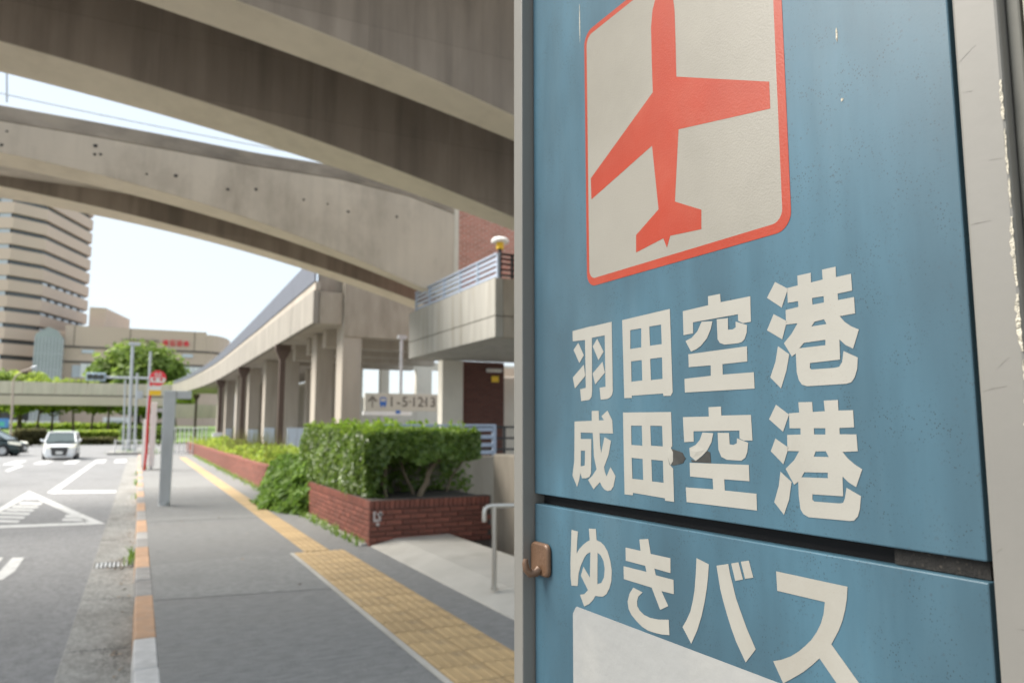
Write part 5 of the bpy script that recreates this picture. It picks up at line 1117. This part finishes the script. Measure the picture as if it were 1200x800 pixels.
# scuffs on the near post
for k in range(16):
    x_, z_ = rnd.uniform(.287,.308), rnd.uniform(1.25,1.85); an = rnd.uniform(-.9,.9) if k % 3 else rnd.uniform(-.2,.2); l_ = rnd.uniform(.004,.02); w_ = rnd.uniform(.00015,.0005)
    dx, dz = math.cos(an)*l_*.5, math.sin(an)*l_*.5
    pl_ = [(x_-dx, z_-dz), (x_+dx*.9+w_, z_+dz-w_), (x_+dx, z_+dz), (x_-w_, z_+w_*1.5)]
    pl_ = [(min(.3105,max(.2865,a)), b) for a, b in pl_]
    mb = MB(); poly_extrude(mb, pl_, [], -.01702, .00006); obj('scuff', mb, M['scuff'], fr)
# seam bracket
obj('seam_bracket', MB().box(.205, .271, .006, .014, 1.4024, 1.4139), M['rust'], sg)

def letters(keys, par, m, name, th=.00018):
    for k in keys:
        os_, hs_ = GLYPHS[k]; mb = MB()
        loops = [[(mm(l[i]), mm(l[i+1])) for i in range(0, len(l), 2)] for l in os_]; hl = [[(mm(l[i]), mm(l[i+1])) for i in range(0, len(l), 2)] for l in hs_]
        for i, lp_ in enumerate(loops): poly_extrude(mb, lp_, hl if i == len(loops)-1 else [], -.0002, th)
        obj(name, mb, m, par)
letters(['羽','田','空','港','成','田2','空2','港2'], upper, M['vinyl_white'], 'character')
letters(['ゆ','き','バ','ス'], lower, M['vinyl_white'], 'character')
for k in ('tearA', 'tearB'):
    os_, hs_ = GLYPHS[k]; mb = MB(); l = os_[0]
    poly_extrude(mb, [(mm(l[i]), mm(l[i+1])) for i in range(0, len(l), 2)], [], -.0001, .0002)
    obj('torn_patch', mb, M['dirt'], upper)
# curled edges of the torn letters
def sq(px, py):
    d = sight(px, py); n_ = nv; t = (n_.dot(sg.location - E0 + Vector((0,0,EYE))) )/n_.dot(d)
    wpt = E0 + d*t; lx = -(wpt - sg.location).dot(dv); return lx, wpt.z
for pts in ([(783,527),(786,523),(789,530),(789,540),(786,545),(783,536)], [(809,528),(818,521),(826,527),(820,533),(812,536)]):
    lp_ = [sq(*p) for p in pts]; cx = sum(a for a,b in lp_)/len(lp_); cz = sum(b for a,b in lp_)/len(lp_)
    cl = MB(); i0 = 0; cl.v += [(a,-.0004,b) for a,b in lp_] + [(cx+.0006,-.0009,cz)]
    for k in range(len(lp_)): cl.f.append((i0+k, i0+(k+1)%len(lp_), i0+len(lp_))); cl.m.append(0)
    obj('curled_vinyl', cl, M['vinyl_white'], upper)

# blank pasted sheet
mb = MB(); poly_extrude(mb, [(-.2075,.70),(.25,.70),(.25,1.2915),(-.196,1.2920),(-.1985,1.2895),(-.2035,1.2825)], [], -.0001, .0004)
obj('blank_sheet', mb, M['paper'], lower)

# aeroplane icon: red rounded border, pale field, red aeroplane
def rrect(x0, x1, z0, z1, r, n=8):
    out_ = []
    for cx, cz, a0 in ((x1-r, z0+r, -90), (x1-r, z1-r, 0), (x0+r, z1-r, 90), (x0+r, z0+r, 180)):
        out_ += [(cx+math.cos(R(a0+90*k/n))*r, cz+math.sin(R(a0+90*k/n))*r) for k in range(n+1)]
    return out_
ob = rrect(-.1668, .1330, 1.6648, 1.9838, .0165); ib = rrect(-.1620, .1240, 1.6738, 1.9772, .0115)
mb = MB(); poly_extrude(mb, ib, [], -.0001, .00015); obj('icon_field', mb, M['icon_white'], upper)
mb = MB(); poly_extrude(mb, ob, [list(reversed(ib))], -.0001, .0002); obj('icon_border', mb, M['icon_red'], upper)
l = GLYPHS['plane'][0][0]; pp = [(mm(l[i]), mm(l[i+1])) for i in range(0, len(l), 2)]
# straight nose continues above the frame
body = pp[8:]      # from the right side of the fuselage round to the left
nose = [(-.0405,1.9300),(-.0375,1.9480),(-.0315,1.9600),(-.0210,1.9665),(-.0105,1.9600),(-.0050,1.9480),(-.0028,1.9300)]
i1 = max(range(len(pp)), key=lambda k: pp[k][1] if pp[k][0] < -.03 else -9)
plane = []
right0 = [k for k in range(len(pp)) if pp[k][1] < 1.925 and pp[k][0] > -.02][0]
left1 = [k for k in range(len(pp)) if pp[k][1] < 1.925][-1]
plane = nose + pp[right0:left1+1]
mb = MB(); poly_extrude(mb, plane, [], -.00026, .00012); obj('aeroplane', mb, M['icon_red'], upper)
# chips of bare pale paint on the blue
for px, py, w_, h_ in ((980.5,41,1.6,11),(987,117,2.2,2.5),(679.5,28,.9,24)):
    a, b = sq(px, py); n_ = 10; s = .00058 if px > 700 else .001
    mb = MB(); poly_extrude(mb, [(a+math.cos(k*6.283/n_)*w_*s*rnd.uniform(.6,1.3), b+math.sin(k*6.283/n_)*h_*s*rnd.uniform(.8,1.2)) for k in range(n_)], [], -.0001, .0002)
    obj('paint_chip', mb, M['chip_paint'], upper)

# adhesive hook stuck on the far edge of the lower panel
hk = empty('adhesive_hook'); tag(hk, 'small brown plastic hook stuck to the left edge of the blue board under the seam', 'hook')
loc = Vector((-.273, -.0005, 1.3345)); hk.location = sg.location + Matrix.Rotation(sg.rotation_euler.z, 4, 'Z') @ loc; hk.rotation_euler.z = sg.rotation_euler.z
base_ = rrect(-.0205, .0235, -.0205, .021, .009)
mb = MB(); mb.prism(base_, lambda a, b: (a, 0, b), lambda a, b: (a*.93, -.006, b*.95)); obj('plate', mb, M['hook_brown'], hk, bevel=.002, smooth=True)
mb = MB(); mb.tube([(.004,-.006,-.011),(0.003,-.011,-.0155),(.001,-.018,-.016),(0,-.023,-.011),(0,-.0245,-.003),(0,-.0235,.002)], [.0055,.0055,.0052,.0046,.004,.0028], 12)
obj('prong', mb, M['hook_brown'], hk, smooth=True)
